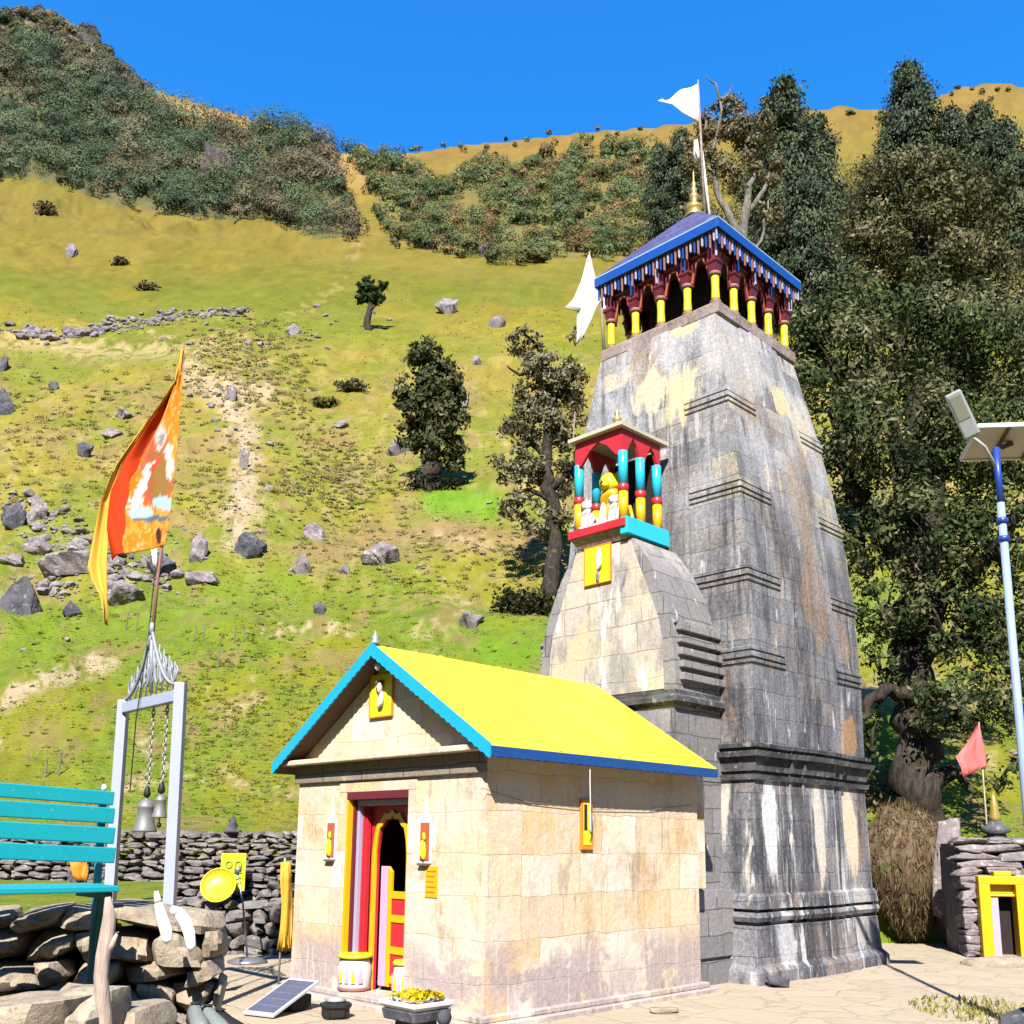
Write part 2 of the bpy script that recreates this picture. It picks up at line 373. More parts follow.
M['royal_blue'] = paint('royal_blue', (.008, .085, .42), .15, .45, (.25, .35, .6), 25, .72)
M['slate'] = block_stone('slate', (.095, .10, .26), (.065, .068, .19), (.03, .03, .08), .25, .14, [((.36, .37, .5), 3, (1, 1, 1), .58, .68, .7, None, None, 2)], msize=.008, bump=.8, distort=.02)
M['yellow'] = paint('yellow', (.84, .47, .008), .12, .4)
M['yellow_bright'] = paint('yellow_bright', (.88, .72, .02), .1, .4)
M['red'] = paint('red', (.62, .030, .045), .15, .4)
M['maroon'] = paint('maroon', (.17, .018, .03), .25, .5)
M['orange_line'] = paint('orange_line', (.52, .13, .05), .2, .5)
M['pink'] = paint('pink', (.82, .42, .62), .12, .5)
M['white'] = paint('white', (.82, .80, .80), .08, .5)
M['lilac'] = paint('lilac', (.46, .41, .58), .15, .5)
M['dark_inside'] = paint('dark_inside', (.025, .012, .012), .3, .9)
M['dusty_red'] = paint('dusty_red', (.36, .16, .14), .3, .7)
M['gold'] = paint('gold', (.82, .58, .16), .15, .3, metal=.6)
M['cyan'] = paint('cyan', (.03, .62, .95), .12, .4)
M['wood_soffit'] = paint('wood_soffit', (.17, .10, .07), .3, .8)
M['ledge_stone'] = rock_mat('ledge_stone', (.30, .22, .20), (.42, .34, .32), (.2, .18, .18), 2.)
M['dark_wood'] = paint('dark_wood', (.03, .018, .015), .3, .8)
M['grey_paint'] = paint('grey_paint', (.42, .45, .58), .1, .4, (.3, .28, .26), 18, .68)
M['iron'] = paint('iron', (.34, .36, .42), .2, .45)
M['bell'] = paint('bell', (.30, .29, .30), .3, .55, metal=.35)
M['chain'] = paint('chain', (.42, .40, .38), .2, .5, metal=.4)
M['black'] = paint('black', (.015, .015, .016), .3, .6)
M['bench'] = paint('bench', (.006, .36, .42), .15, .45, (.45, .68, .70), 26, .66)
M['bench_leg'] = paint('bench_leg', (.012, .13, .11), .3, .6)  # dark green has the shade under the seat put into its colour
M['weathered_wood'] = NT('weathered_wood')
_t = M['weathered_wood']; M['weathered_wood'] = _t.done(_t.mix(_t.ramp(_t.noise(10, 6, sc=(3, 3, .4), rough=.7), .4, .6), (.52, .40, .33), (.36, .27, .22)), .85, _t.bump(_t.noise(16, 5, sc=(3, 3, .3)), .6, .01))
M['fieldstone'] = rock_mat('fieldstone', (.38, .30, .215), (.52, .43, .32), (.24, .19, .14), 4.)
M['wallstone'] = rock_mat('wallstone', (.17, .15, .145), (.27, .235, .22), (.42, .37, .32), 3.)
M['boulder'] = rock_mat('boulder', (.20, .165, .17), (.32, .275, .28), (.52, .47, .44), 1.9)
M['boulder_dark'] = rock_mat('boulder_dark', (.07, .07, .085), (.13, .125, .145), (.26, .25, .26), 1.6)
M['cliff'] = rock_mat('cliff', (.085, .062, .055), (.14, .11, .10), (.19, .15, .10), .3)
M['boulder_far'] = rock_mat('boulder_far', (.20, .165, .18), (.33, .29, .31), (.10, .085, .085), .9)
M['orange'] = paint('orange', (.86, .28, .02), .2, .7)
M['flag_yellow'] = paint('flag_yellow', (.90, .46, .04), .25, .7)
M['flag_red'] = paint('flag_red', (.80, .075, .012), .15, .7)
M['flag_blue'] = paint('flag_blue', (.35, .50, .62), .2, .7)
M['flag_white'] = paint('flag_white', (.85, .78, .74), .12, .8)
M['cloth_white'] = paint('cloth_white', (.86, .86, .88), .05, .8)
M['pink_flag'] = paint('pink_flag', (.78, .16, .15), .1, .7)
M['lamp_pole'] = paint('lamp_pole', (.32, .42, .58), .12, .4)
M['lamp_blue'] = paint('lamp_blue', (.02, .07, .42), .15, .4)
M['lamp_grey'] = paint('lamp_grey', (.40, .42, .44), .1, .4)
M['lens'] = paint('lens', (.30, .31, .25), .15, .3)
M['panel_back'] = paint('panel_back', (.62, .54, .42), .1, .5)
M['panel_cell'] = paint('panel_cell', (.11, .12, .19), .1, .25, spec=.5)
M['alu'] = paint('alu', (.66, .66, .70), .05, .4)
M['green_paint'] = paint('green_paint', (.16, .48, .06), .2, .5)
M['steel'] = paint('steel', (.5, .5, .52), .1, .3, metal=.7)
M['shoe'] = paint('shoe', (.22, .25, .23), .2, .7)
M['root'] = bark_mat('root', (.10, .065, .04), (.24, .165, .10))
M['bark'] = bark_mat('bark', (.03, .023, .019), (.085, .066, .052))
M['bark_grey'] = bark_mat('bark_grey', (.15, .13, .115), (.27, .245, .22))
M['leaf'] = leaf_mat('leaf'); M['needle'] = leaf_mat('needle', .12); M['dry_leaf'] = leaf_mat('dry_leaf', .3)
# courtyard paving
t = NT('paving'); ob = t.tc.outputs['Object']
vo = t.n('ShaderNodeTexVoronoi'); vo.feature = 'DISTANCE_TO_EDGE'; vo.inputs['Scale'].default_value = 1.5
nz = t.n('ShaderNodeTexNoise'); t.l(ob, nz.inputs['Vector']); nz.inputs['Scale'].default_value = 1.5; nz.inputs['Detail'].default_value = 6
mx = t.n('ShaderNodeVectorMath'); mx.operation = 'SCALE'; t.l(nz.outputs[1], mx.inputs[0]); mx.inputs['Scale'].default_value = .8
ad = t.n('ShaderNodeVectorMath'); t.l(ob, ad.inputs[0]); t.l(mx.outputs[0], ad.inputs[1]); t.l(ad.outputs[0], vo.inputs['Vector'])
vc = t.n('ShaderNodeTexVoronoi'); vc.inputs['Scale'].default_value = 1.5; t.l(ad.outputs[0], vc.inputs['Vector'])
c = t.mix(t.sep(vc.outputs['Color'], 0), (.45, .365, .26), (.53, .43, .31))
c = t.mix(t.ramp(t.noise(1.3, 6, rough=.65), .4, .65), c, (.50, .415, .30))
c = t.mix(t.math('MULTIPLY', t.ramp(t.noise(4, 6, rough=.7), .52, .68), .6), c, (.40, .31, .21))
c = t.mix(t.math('MULTIPLY', t.math('MULTIPLY', t.ramp(vo.outputs[0], .022, .0), t.ramp(t.noise(2., 4), .45, .6)), .6), c, (.28, .21, .13))
n = t.bump(t.ramp(vo.outputs[0], .0, .06), .5, .03); n = t.bump(t.noise(8, 8, rough=.7), .6, .05, n)
M['paving'] = t.done(c, .9, n, .15)
# hillside
t = NT('hillside'); c = t.attr(); ob = t.tc.outputs['Object']
c = t.mix(t.math('MULTIPLY', t.ramp(t.noise(.9, 7, rough=.72), .5, .72), .35), c, (.32, .24, .10))
c = t.mix(t.math('MULTIPLY', t.ramp(t.noise(.22, 6, rough=.7), .52, .66), .3), c, (.10, .13, .02))
c = t.mix(t.math('MULTIPLY', t.ramp(t.noise(3.5, 6, rough=.75), .55, .7), .35), c, (.06, .09, .012))
c = t.mix(t.math('MULTIPLY', t.ramp(t.noise(.05, 5, rough=.6), .45, .65), .18), c, (.30, .20, .06))
n = t.bump(t.noise(2.2, 8, rough=.75), .6, .25); n = t.bump(t.noise(.25, 6, rough=.7), .5, 1.2, n)
M['hillside'] = t.done(c, .95, n, .1)
t = NT('grass_ground'); c = t.mix(t.ramp(t.noise(2.5, 6, rough=.7), .35, .65), (.11, .18, .012), (.24, .25, .03)); c = t.mix(t.math('MULTIPLY', t.ramp(t.noise(14, 5), .5, .7), .5), c, (.05, .07, .01))
M['sky_block_hill'] = None
M['grass_ground'] = t.done(c, .95, t.bump(t.noise(25, 6), .8, .05), .1)

t = NT('sky_block_hill'); M['sky_block_hill'] = t.done(t.mix(t.ramp(t.noise(.02, 6), .4, .6), (.05, .065, .02), (.12, .11, .04)), .95)
# ================================================================== TERRAIN
KW = np.array([0, 17.6, 18.3, 20, 22, 26, 32, 40, 60, 95, 150, 205, 280, 400, 540, 700.])
KZ = np.array([-.15, -.15, 1.7, 2.0, 2.7, 4.7, 7.6, 11.7, 23.9, 46.6, 85, 129, 195, 322, 515, 745.])
SKY = [(-400, 60), (-200, -20), (-60, 5), (0, 14), (30, 8), (48, 7), (70, 18), (92, 30), (112, 50), (132, 78), (160, 90), (200, 104), (235, 112), (275, 124), (320, 140), (345, 152), (400, 154), (430, 150), (470, 144), (520, 140), (560, 134), (640, 126), (720, 118), (790, 112), (840, 106), (862, 108), (900, 112), (930, 100), (962, 86), (1000, 82), (1024, 86), (1150, 90), (1400, 60)]
_sa = []; _sT = []
for (x, y) in SKY:
    d = ray(x, y); k = d@F0; _sa.append((d@R0)/k); _sT.append(d[2]/k)
_sa = np.array(_sa); _sT = np.array(_sT)
_lw = np.linspace(math.log(17), math.log(700), 600)
def prof(w):
    # smooth interpolation: average of a few linear samples in log space
    w = np.asarray(w, float)
    if np.isscalar(w): w = np.array(w)
    t = 0
    for k in (-.06, -.03, 0, .03, .06): t = t+np.interp(w*math.exp(1)**(k*np.clip((w-24)/20, 0, 1)), KW, KZ)
    return t/5
_pw = np.exp(_lw); _pT = (prof(_pw)-CAM[2])/_pw
def ridge_w(a):
    T = np.interp(a, _sa, _sT); return np.interp(T, _pT, _pw)
def H(s, w):
    s = np.asarray(s, float); w = np.asarray(w, float)
    a = s/np.maximum(w, 1)
    off = np.clip((a+.22)/.14, 0, 1)*2.2           # the level court reaches further back on the right
    wf = np.clip((36-w)/14, 0, 1)
    w2 = w-off*wf
    wr = ridge_w(a)
    z = prof(np.minimum(w2, wr)) - np.clip(w-wr, 0, None)*.55
    lw = np.log(np.maximum(w, 2.))
    far = np.clip((w-19)/14, 0, 1)
    n = (fbm(a*22+5, lw*9, 3, 5)-.5)*.026*(1-.75*np.clip((w-110)/80, 0, 1)) + (fbm(a*7+1, lw*4, 9, 3)-.5)*.04*(1-.6*np.clip((w-120)/80, 0, 1))
    rug = np.clip((w-190)/120, 0, 1)*np.clip((-a-.12)/.1, 0, 1)
    n = n + (fbm(a*40, lw*30, 21, 4)-.5)*.05*rug
    ed = np.clip((wr-w)/(wr*.12), 0, 1)
    z = z+n*w*far*(.25+.75*ed)
    # terraces across the lower left slope
    tr = np.clip((w-30)/20, 0, 1)*np.clip((150-w)/60, 0, 1)*np.clip((-a+.15)/.2, 0, 1)
    z = z+tr*.9*np.sin(lw*26+3*fbm(a*5, lw*2, 31, 3)*2)*.6
    return z
def sw(X): d = np.asarray(X)-CAM; return d@R0, d@F0
def at(s, w, dz=0.): return CAM*np.array([1, 1, 0])+R0*s+F0*w+np.array([0, 0, float(H(s, w))+dz])
def G(px, py, w0=17.0):
    d = ray(px, py); k = d@F0; a = (d@R0)/k; T = d[2]/k
    w = np.exp(np.linspace(math.log(w0), math.log(690), 3000)); z = CAM[2]+T*w
    h = H(a*w, w); i = int(np.argmax(h >= z)) if (h >= z).any() else int(np.argmin(z-h))
    return CAM*np.array([1, 1, 0])+R0*a*w[i]+F0*w[i]+np.array([0, 0, h[i]]), w[i]

def segd(px, py, pts):
    best = np.full(px.shape, 1e9)
    for (x0, y0), (x1, y1) in zip(pts[:-1], pts[1:]):
        dx, dy = x1-x0, y1-y0; tt = np.clip(((px-x0)*dx+(py-y0)*dy)/(dx*dx+dy*dy+1e-9), 0, 1)
        best = np.minimum(best, np.hypot(px-x0-tt*dx, py-y0-tt*dy))
    return best
aa = np.concatenate([np.linspace(-1.6, -.66, 30), np.linspace(-.65, .65, 520), np.linspace(.66, 1.6, 30)])
ww = np.concatenate([[1., 8, 14], np.linspace(16.5, 24, 40), np.exp(np.linspace(math.log(24.3), math.log(690), 330))])
A, Wg = np.meshgrid(aa, ww); S = A*Wg; Z = H(S, Wg)
X = CAM[0]+R0[0]*S+F0[0]*Wg; Y = CAM[1]+R0[1]*S+F0[1]*Wg
XYZ = np.stack([X, Y, Z], -1).reshape(-1, 3)
px, py = proj(XYZ); px = px.reshape(A.shape); py = py.reshape(A.shape)
lw = np.log(Wg); n1 = fbm(A*18, lw*9, 51, 5); n2 = fbm(A*45, lw*24, 61, 4); n3 = fbm(A*7, lw*5, 71, 4); n4 = fbm(A*90, lw*50, 81, 3); n5 = fbm(A*170, lw*95, 83, 2)
def sm(x, a, b): t = np.clip((x-a)/(b-a), 0, 1); return t*t*(3-2*t)
def lerp(c, k, f): return c+(np.array(k)-c)*np.clip(f, 0, 1)[..., None]
C = np.zeros(A.shape+(3,)); C[:] = (.165, .228, .016)
C = lerp(C, (.255, .24, .012), sm(n1, .42, .62)*.75)
C = lerp(C, (.265, .215, .022), sm(Wg, 40, 110)*.45+sm(Wg, 120, 200)*.45)
C = lerp(C, (.31, .255, .04), sm(Wg, 34, 62)*(.35+.5*sm(n1, .36, .6)))
C = lerp(C, (.40, .31, .13), sm(Wg, 30, 55)*sm(160-Wg, 0, 60)*sm(n2*.5+n4*.5, .50, .64)*.55)
C = lerp(C, (.16, .21, .02), sm(n3, .5, .62)*sm(Wg, 60, 90)*sm(240-Wg, 0, 60)*.65)
C = lerp(C, (.30, .225, .06), sm(Wg, 170, 290)*.8)
C = lerp(C, (.36, .20, .07), sm(Wg/np.maximum(ridge_w(A), 1), .86, .97)*sm(A, -.2, -.1)*.75)
C = lerp(C, (.09, .09, .02), sm(Wg, 170, 220)*sm(-A, .12, .2)*sm(n2, .4, .6)*.15)
C = lerp(C, (.28, .20, .075), sm(n2, .54, .66)*sm(150-Wg, 0, 60)*.7)
C = lerp(C, (.31, .20, .09), sm(28-segd(px, py+14*(n1-.5), [(300, 560), (420, 530), (520, 545), (560, 560)]), 0, 26)*.75)       # dry brush band
C = lerp(C, (.30, .21, .08), sm(45-segd(px, py, [(0, 400), (120, 420), (200, 460)]), 0, 60)*sm(n2, .38, .6)*.6)
tan = (.52, .38, .25)
def trail(pts, wd, amt=.9, nn=n4, th=.35):
    global C
    d = segd(px+30*(n2-.5)+14*(n5-.5), py+22*(n4-.5)+10*(n5-.5), pts); C = lerp(C, tan, sm(wd-d, 0, wd*.9)*sm(nn*.5+n5*.5, th+.08, th+.24)*amt)
trail([(195, 380), (230, 395), (262, 392)], 26, 1, n4, .2); trail([(228, 385), (246, 440), (244, 490), (236, 540)], 22, 1, n4, .2); trail([(236, 400), (206, 385), (180, 345)], 8)
trail([(0, 338), (70, 352), (160, 350), (240, 345)], 14, .85, n4, .28); trail([(150, 335), (220, 360), (300, 365)], 5, .7); trail([(60, 330), (150, 322), (250, 318)], 5, .5)
trail([(0, 705), (40, 682), (110, 664)], 14, .95, n4, .25); trail([(0, 745), (14, 742)], 10); trail([(262, 635), (300, 630), (352, 634)], 8); trail([(205, 690), (230, 720), (270, 690)], 16, .6, n4, .45)
trail([(130, 790), (160, 770), (150, 750)], 14, .8); trail([(380, 690), (430, 640), (470, 600)], 26, .5, n4, .45); trail([(190, 775), (240, 790), (290, 800)], 18, .6, n4, .48)
trail([(560, 560), (470, 545), (420, 545)], 12, .4); trail([(640, 560), (520, 480), (500, 440)], 12, .4); trail([(290, 320), (340, 290), (360, 250), (335, 180), (328, 150)], 9, .45)
trail([(860, 700), (905, 690), (960, 700)], 26, .85, n4, .3); trail([(950, 760), (1024, 770)], 10, .5); trail([(840, 640), (905, 655)], 8, .6)
trail([(0, 600), (60, 560), (130, 580)], 20, .35); trail([(740, 640), (600, 620)], 20, .4)
C = lerp(C, (.13, .30, .012), sm(26-segd(px, py, [(440, 500), (485, 505)]), 0, 20)*.8)
C = lerp(C, (.14, .28, .012), sm(46-segd(px, py, [(500, 650), (560, 640)]), 0, 40)*.7)
C = lerp(C, (.15, .26, .012), sm(50-segd(px, py, [(0, 640), (200, 610), (280, 585)]), 0, 45)*sm(n1, .35, .55)*.7)
C = lerp(C, (.15, .27, .02), sm(40-segd(px, py, [(870, 620), (900, 660)]), 0, 30)*.8)
C = lerp(C, (.13, .10, .06), sm(Wg, 330, 420)*sm(-A, .2, .3)*sm(n2, .35, .55)*.9)
C = C*(.80+.40*n4)[..., None]*(.85+.3*n5)[..., None]*(.86+.06*sm(90-Wg, 0, 40)-.24*sm(Wg, 110, 210))[..., None]*(np.array([1, 1, 1])-np.array([0, .02, .45])*sm(Wg, 60, 180)[..., None])
def pmask(pl_):
    m_ = np.zeros(px.shape, bool); j_ = len(pl_)-1
    for i_ in range(len(pl_)):
        (xi, yi), (xj, yj) = pl_[i_], pl_[j_]; m_ ^= ((yi > py) != (yj > py)) & (px < (xj-xi)*(py-yi)/(yj-yi+1e-9)+xi); j_ = i_
    return m_.astype(float)*sm(Wg, 120, 160)
C = lerp(C, (.36, .21, .065), sm(Wg/np.maximum(ridge_w(A), 1), .80, .93)*sm(A, -.46, -.36)*sm(-A, .1, .18)*.8)
C = lerp(C, (.16, .115, .085), sm(-A, .36, .44)*sm(Wg, 380, 440)*.85)
C = lerp(C, (.085, .09, .04), pmask([(-80, 45), (0, 60), (40, 50), (100, 80), (130, 108), (175, 122), (235, 142), (290, 136), (325, 155), (345, 200), (358, 234), (318, 240), (270, 218), (215, 220), (150, 211), (110, 204), (70, 188), (30, 176), (-80, 186)])*.85)
C = lerp(C, (.13, .12, .045), pmask([(352, 160), (400, 170), (440, 192), (470, 177), (540, 162), (600, 152), (700, 150), (700, 238), (640, 258), (560, 258), (470, 258), (430, 252), (400, 240), (380, 205)])*.6)
nr, nc = A.shape
idx = np.arange(nr*nc).reshape(nr, nc)
fa = np.stack([idx[:-1, :-1], idx[:-1, 1:], idx[1:, 1:], idx[1:, :-1]], -1).reshape(-1, 4)
me = bpy.data.meshes.new('hillside'); me.from_pydata(XYZ.tolist(), [], fa.tolist()); me.polygons.foreach_set('use_smooth', [True]*len(me.polygons))
ca = me.color_attributes.new('Col', 'FLOAT_COLOR', 'POINT'); cc = np.ones((nr*nc, 4)); cc[:, :3] = C.reshape(-1, 3); ca.data.foreach_set('color', cc.ravel().astype(np.float32))
me.materials.append(M['hillside']); hill = bpy.data.objects.new('hillside', me); col.objects.link(hill); hill['kind'] = 'structure'
mb = MB(); mb.add([(-700, -700, -.6), (700, -700, -.6), (700, 700, -.6), (-700, 700, -.6)], [(0, 1, 2, 3)]); g = mb.build('ground', M['grass_ground']); g['kind'] = 'structure'
# unseen ring of hills, added out of view to block low sky light
mb = MB(); rings = []
for r_, h_ in ((420, -1), (560, 150), (760, 330), (900, 380)):
    rings.append([(CAM[0]+r_*math.cos(k), CAM[1]+r_*math.sin(k), h_*(.8+.4*float(fbm(np.array(3+2*math.cos(k)), np.array(3+2*math.sin(k)), 5, 4)))) for k in np.linspace(-2.25-.30, 1.15-.30, 70)])
mb.loft(rings, False, False); o = mb.build('sky_block_hills', M['sky_block_hill'], None, True); o['kind'] = 'structure'
# paved court round the temple
GZ = -.12
def SWp(s, w, z): return CAM*np.array([1, 1, 0])+R0*s+F0*w+np.array([0, 0, z])
mb = MB(); n = 60; pts = [SWp(x, 1.5, GZ) for x in (-3, 14)]
edge = [(14, 20.5), (9.5, 20.3), (7, 20.2), (5, 20.0), (3, 19.9), (0, 19.8), (-2.6, 18.6), (-3.5, 17.75), (-8, 17.75), (-8, 12), (-3, 5)]
poly = [SWp(-3, 1.5, GZ), SWp(14, 1.5, GZ)]+[SWp(s_, w_, GZ) for s_, w_ in edge]
mb.add(poly, [tuple(range(len(poly)))]); o = mb.build('courtyard', M['paving']); o['kind'] = 'structure'

# grassy terrace on the left, 1 m above the court
TZ = 1.0
tp = [(-2.12, 6.3), (-2.95, 8.5), (-3.62, 10.6), (-4.2, 12.5), (-5.9, 17.4), (-22, 17.4), (-22, 6.3)]
mb = MB(); mb.prism([SWp(a_, b_, -.14) for a_, b_ in tp], (0, 0, TZ+.14)); o = mb.build('terrace', M['grass_ground']); o['kind'] = 'structure'

# ================================================================== TEMPLE HALL
HW, HL, HE, HR = 3.5243, 3.7871, 2.69, 4.006
cx = -HW/2
hall = thing('temple_hall', (cx, HL/2, GZ), 'cream stone temple hall with yellow pitched roof and painted red doorway', 'temple hall')
th = .42; dx0, dx1, dz = -2.46, -1.28, 2.29
mb = MB()
mb.aabb((-HW, 0, 0), (dx0, th, 2.66)); mb.aabb((dx1, 0, 0), (0, th, 2.66)); mb.aabb((dx0, 0, dz), (dx1, th, 2.66))
mb.aabb((-th, th, 0), (0, HL, 2.66)); mb.aabb((-HW, th, 0), (-HW+th, HL, 2.66)); mb.aabb((-HW+th, HL-.3, 0), (-th, HL, 2.66))
mb.build('wall', M['hall_stone'], hall)
mb = MB(); mb.prism([(-HW-.02, .03, 2.721), (.02, .03, 2.721), (cx, .03, HR-.14)], (0, .3, 0)); mb.build('gable', M['hall_stone'], hall)
mb = MB(); mb.prism([(-HW+.02, HL-.3, 2.66), (-.02, HL-.3, 2.66), (cx, HL-.3, HR-.16)], (0, .28, 0)); mb.build('gable', M['hall_stone'], hall)
mb = MB(); mb.aabb((-HW-.16, -.19, 2.655), (.04, .2, 2.72)); mb.build('cornice', M['hall_stone'], hall, bevel=.012)
mb = MB(); mb.aabb((-HW-.06, -.045, 2.43), (.003, -.003, 2.653)); mb.build('frieze', M['hall_dark'], hall, bevel=.01)  # brown stone, its dark tone also carries the shadow of the cornice
mb = MB(); mb.aabb((-HW-.12, -.2, GZ-.05), (.14, HL+.2, -.065)); mb.aabb((-HW-.05, -.1, -.064), (.07, HL+.1, 0)); mb.build('plinth', M['hall_stone'], hall, bevel=.012)
# roof: two slopes with thickness, boards along every edge
ov, of, orr = .279, .225, .065
sl = (HR-HE)/(HW/2+ov); tk = .09
def slope(side):
    x1 = ov if side > 0 else -HW-ov
    p = [(cx, -of, HR), (x1, -of, HE), (x1, HL+orr, HE), (cx, HL+orr, HR)]
    return p
for sd_ in (1, -1):
    mb = MB(); p = np.array(slope(sd_)); mb.loft([p-np.array([0, 0, tk]), p]); mb.build('roof', [M['roof_yellow']], hall, bevel=.004)
    for k in (.26, .51, .76):
        y_ = -of+(HL+of+orr)*k; a_, b_ = np.array(p[0]), np.array(p[1]); a_ = np.array([a_[0], y_, a_[2]+.006]); b_ = np.array([b_[0], y_, b_[2]+.006]); MB().bar(a_, b_, .012, .05, up=(0, 1, 0)).build('roof_seam', M['roof_yellow'], hall)
    mb = MB(); q = p.copy()-np.array([0, 0, tk+.004]); q2 = q-np.array([0, 0, .03]); mb.loft([q2, q]); mb.build('soffit', M['wood_soffit'], hall)
for sd_ in (1, -1):       # scalloped turquoise barge boards
    x1 = ov+.012 if sd_ > 0 else -HW-ov-.012; n = 46
    for (yy, nm) in ((-of-.025, 'barge_board'),):
        up = []; lo = []
        for i in range(n+1):
            k = i/n; x = cx+(x1-cx)*k; z = HR+.015+(HE-HR)*k; up.append((x, yy, z)); lo.append((x, yy, z-.155-(.012 if i % 2 else -.006)))
        mb = MB(); mb.prism(up+lo[::-1], (0, .022, 0)); mb.build(nm, M['turquoise'], hall)
for x1 in (ov+.002, -HW-ov-.02):
    mb = MB(); n = 60; up = [(x1, -of-.003+(HL+of+orr)*i/n, HE-.012) for i in range(n+1)]; lo = [(x1, y, HE-.115-(.008 if i % 2 else 0)) for i, (_, y, _) in enumerate(up)]
    mb.prism(up+lo[::-1], (.018, 0, 0)); mb.build('eave_board', M['deep_blue'], hall)
mb = MB(); mb.lathe([(.05, 0), (.06, .03), (.03, .05), (.045, .09), (.02, .12), (.006, .17)], (cx, -of+.03, HR), 12); mb.build('finial', M['iron'], hall, True)
for k in range(9):        # little hooks along the barge boards
    pass
# gable plaque
def plaque(c, w, h, parent, mount_y, figure=True):
    mb = MB(); mb.aabb((c[0]-w/2, mount_y-.03, c[2]-h/2), (c[0]+w/2, mount_y, c[2]+h/2)); pl = mb.build('plaque', M['yellow_bright'], parent, bevel=.004)
    mb = MB()
    for (a, b) in (((-w/2-.012, h/2), (w/2+.012, h/2+.014)), ((-w/2-.012, -h/2-.014), (w/2+.012, -h/2)), ((-w/2-.012, -h/2), (-w/2, h/2)), ((w/2, -h/2), (w/2+.012, h/2))):
        mb.aabb((c[0]+a[0], mount_y-.036, c[2]+a[1]), (c[0]+b[0], mount_y-.002, c[2]+b[1]))
    mb.build('frame', M['orange'], pl)
    return pl
pl = plaque((-1.87, 0, 3.43), .42, .50, hall, .03)
mb = MB(); mb.rock((-1.86, -.015, 3.36), (.13, .06, .22), 3, 3, 3); mb.rock((-1.86, -.025, 3.51), (.11, .06, .13), 4, 3, 2); mb.build('figure', M['flag_white'], pl, True)
mb = MB(); mb.rock((-1.86, -.03, 3.575), (.13, .06, .06), 5, 2, 2); mb.rock((-1.855, -.045, 3.47), (.05, .04, .07), 6, 2, 2); mb.build('hair', M['wood_soffit'], pl, True)
mb = MB(); mb.tube([(cx, -of+.08, HR-.16), (cx, -of+.08, HR-.22)], .008, 6); mb.lathe([(.012, 0), (.035, -.03), (.035, -.07), (.01, -.1)], (cx, -of+.08, HR-.21), 12); mb.build('gable_bulb', M['white'], hall, True)

# ---- doorway (recessed, stepped jambs)
df = thing_door = MB().aabb((dx0+.001, .40, 0), (dx1-.001, .44, dz-.001)).build('door_backing', M['maroon'], hall)
bpy.data.objects.remove(df)
def jamb(x0, x1, y0, y1, z1, mat, name='jamb'):
    for m in (0, 1):
        a, b = (x0, x1) if m == 0 else (dx0+dx1-x1, dx0+dx1-x0)
        MB().aabb((a, y0, 0), (b, y1, z1)).build(name, mat, hall, bevel=.004)
    # matching lintel
def lintel(x0, y0, y1, z0, z1, mat):
    MB().aabb((x0, y0, z0), (dx0+dx1-x0, y1, z1)).build('lintel', mat, hall, bevel=.004)
MB().aabb((dx0+.002, -.012, 0), (dx0+.035, .13, dz-.09)).build('jamb', M['yellow'], hall, bevel=.004)
mb = MB(); mb.aabb((dx0-.15, -.014, 0), (dx0-.001, .02, dz)); mb.build('door_pilaster', M['hall_stone'], hall, bevel=.006); mb = MB(); mb.aabb((dx1+.001, -.014, 0), (dx1+.15, .02, dz)); mb.build('door_pilaster', M['hall_stone'], hall, bevel=.006); mb = MB(); mb.aabb((dx0-.15, -.016, dz+.001), (dx1+.15, .02, dz+.12)); mb.build('door_head', M['hall_stone'], hall, bevel=.006)
lintel(dx0+.002, -.012, .13, dz-.088, dz-.002, M['maroon'])
jamb(dx0+.037, dx0+.07, .06, .17, dz-.09, M['maroon']); 
jamb(dx0+.072, dx0+.12, .10, .21, dz-.16, M['lilac']); lintel(dx0+.037, .10, .21, dz-.158, dz-.09, M['lilac'])
jamb(dx0+.122, dx0+.15, .15, .25, dz-.16, M['red'])
jamb(dx0+.152, dx0+.178, .17, .24, dz-.26, M['red'])
# cusped arch panel
ax0, ax1 = dx0+.18, dx1-.18
acx = (ax0+ax1)/2; hw = (ax1-ax0)/2-.12
def cusp(hw, zs, zt, n=28):
    out = []
    for i in range(n+1):
        k = -1+2*i/n; a = abs(k)
        z = zs+(zt-zs)*((1-a**2.2)**.5)-.045*abs(math.sin(a*math.pi*2.5))
        out.append((acx+hw*k, z))
    return out
arch = cusp(hw, 1.62, 2.02)
poly = [(ax0, 0), (ax0, dz-.162), (ax1, dz-.162), (ax1, 0), (acx+hw, 0)]+arch[::-1]+[(acx-hw, 0)]
MB().prism([(x, .25, z) for x, z in poly], (0, .04, 0)).build('door_arch', M['red'], hall)
arch2 = cusp(hw+.07, 1.60, 2.09)
poly = [(acx+hw+.07, 0)]+arch2[::-1]+[(acx-hw-.07, 0), (acx-hw, 0)]+arch+[(acx+hw, 0)]
MB().prism([(x, .225, z) for x, z in poly], (0, .024, 0)).build('arch_trim', M['yellow'], hall)
# inner dark room
mb = MB(); mb.aabb((-2.9, 1.6, 0), (-.6, 1.64, 2.3)); mb.aabb((-2.94, .43, 0), (-2.9, 1.6, 2.3)); mb.aabb((-.6, .43, 0), (-.56, 1.6, 2.3)); mb.aabb((-2.9, .43, 2.3), (-.6, 1.6, 2.34)); mb.build('inner_room', M['maroon'], hall)
mb = MB(); mb.aabb((-2.9, .43, .0), (-.6, 1.6, .02)); mb.build('floor', M['dusty_red'], hall)
for m in (acx-hw-.03, acx+hw+.03-.0):
    pass
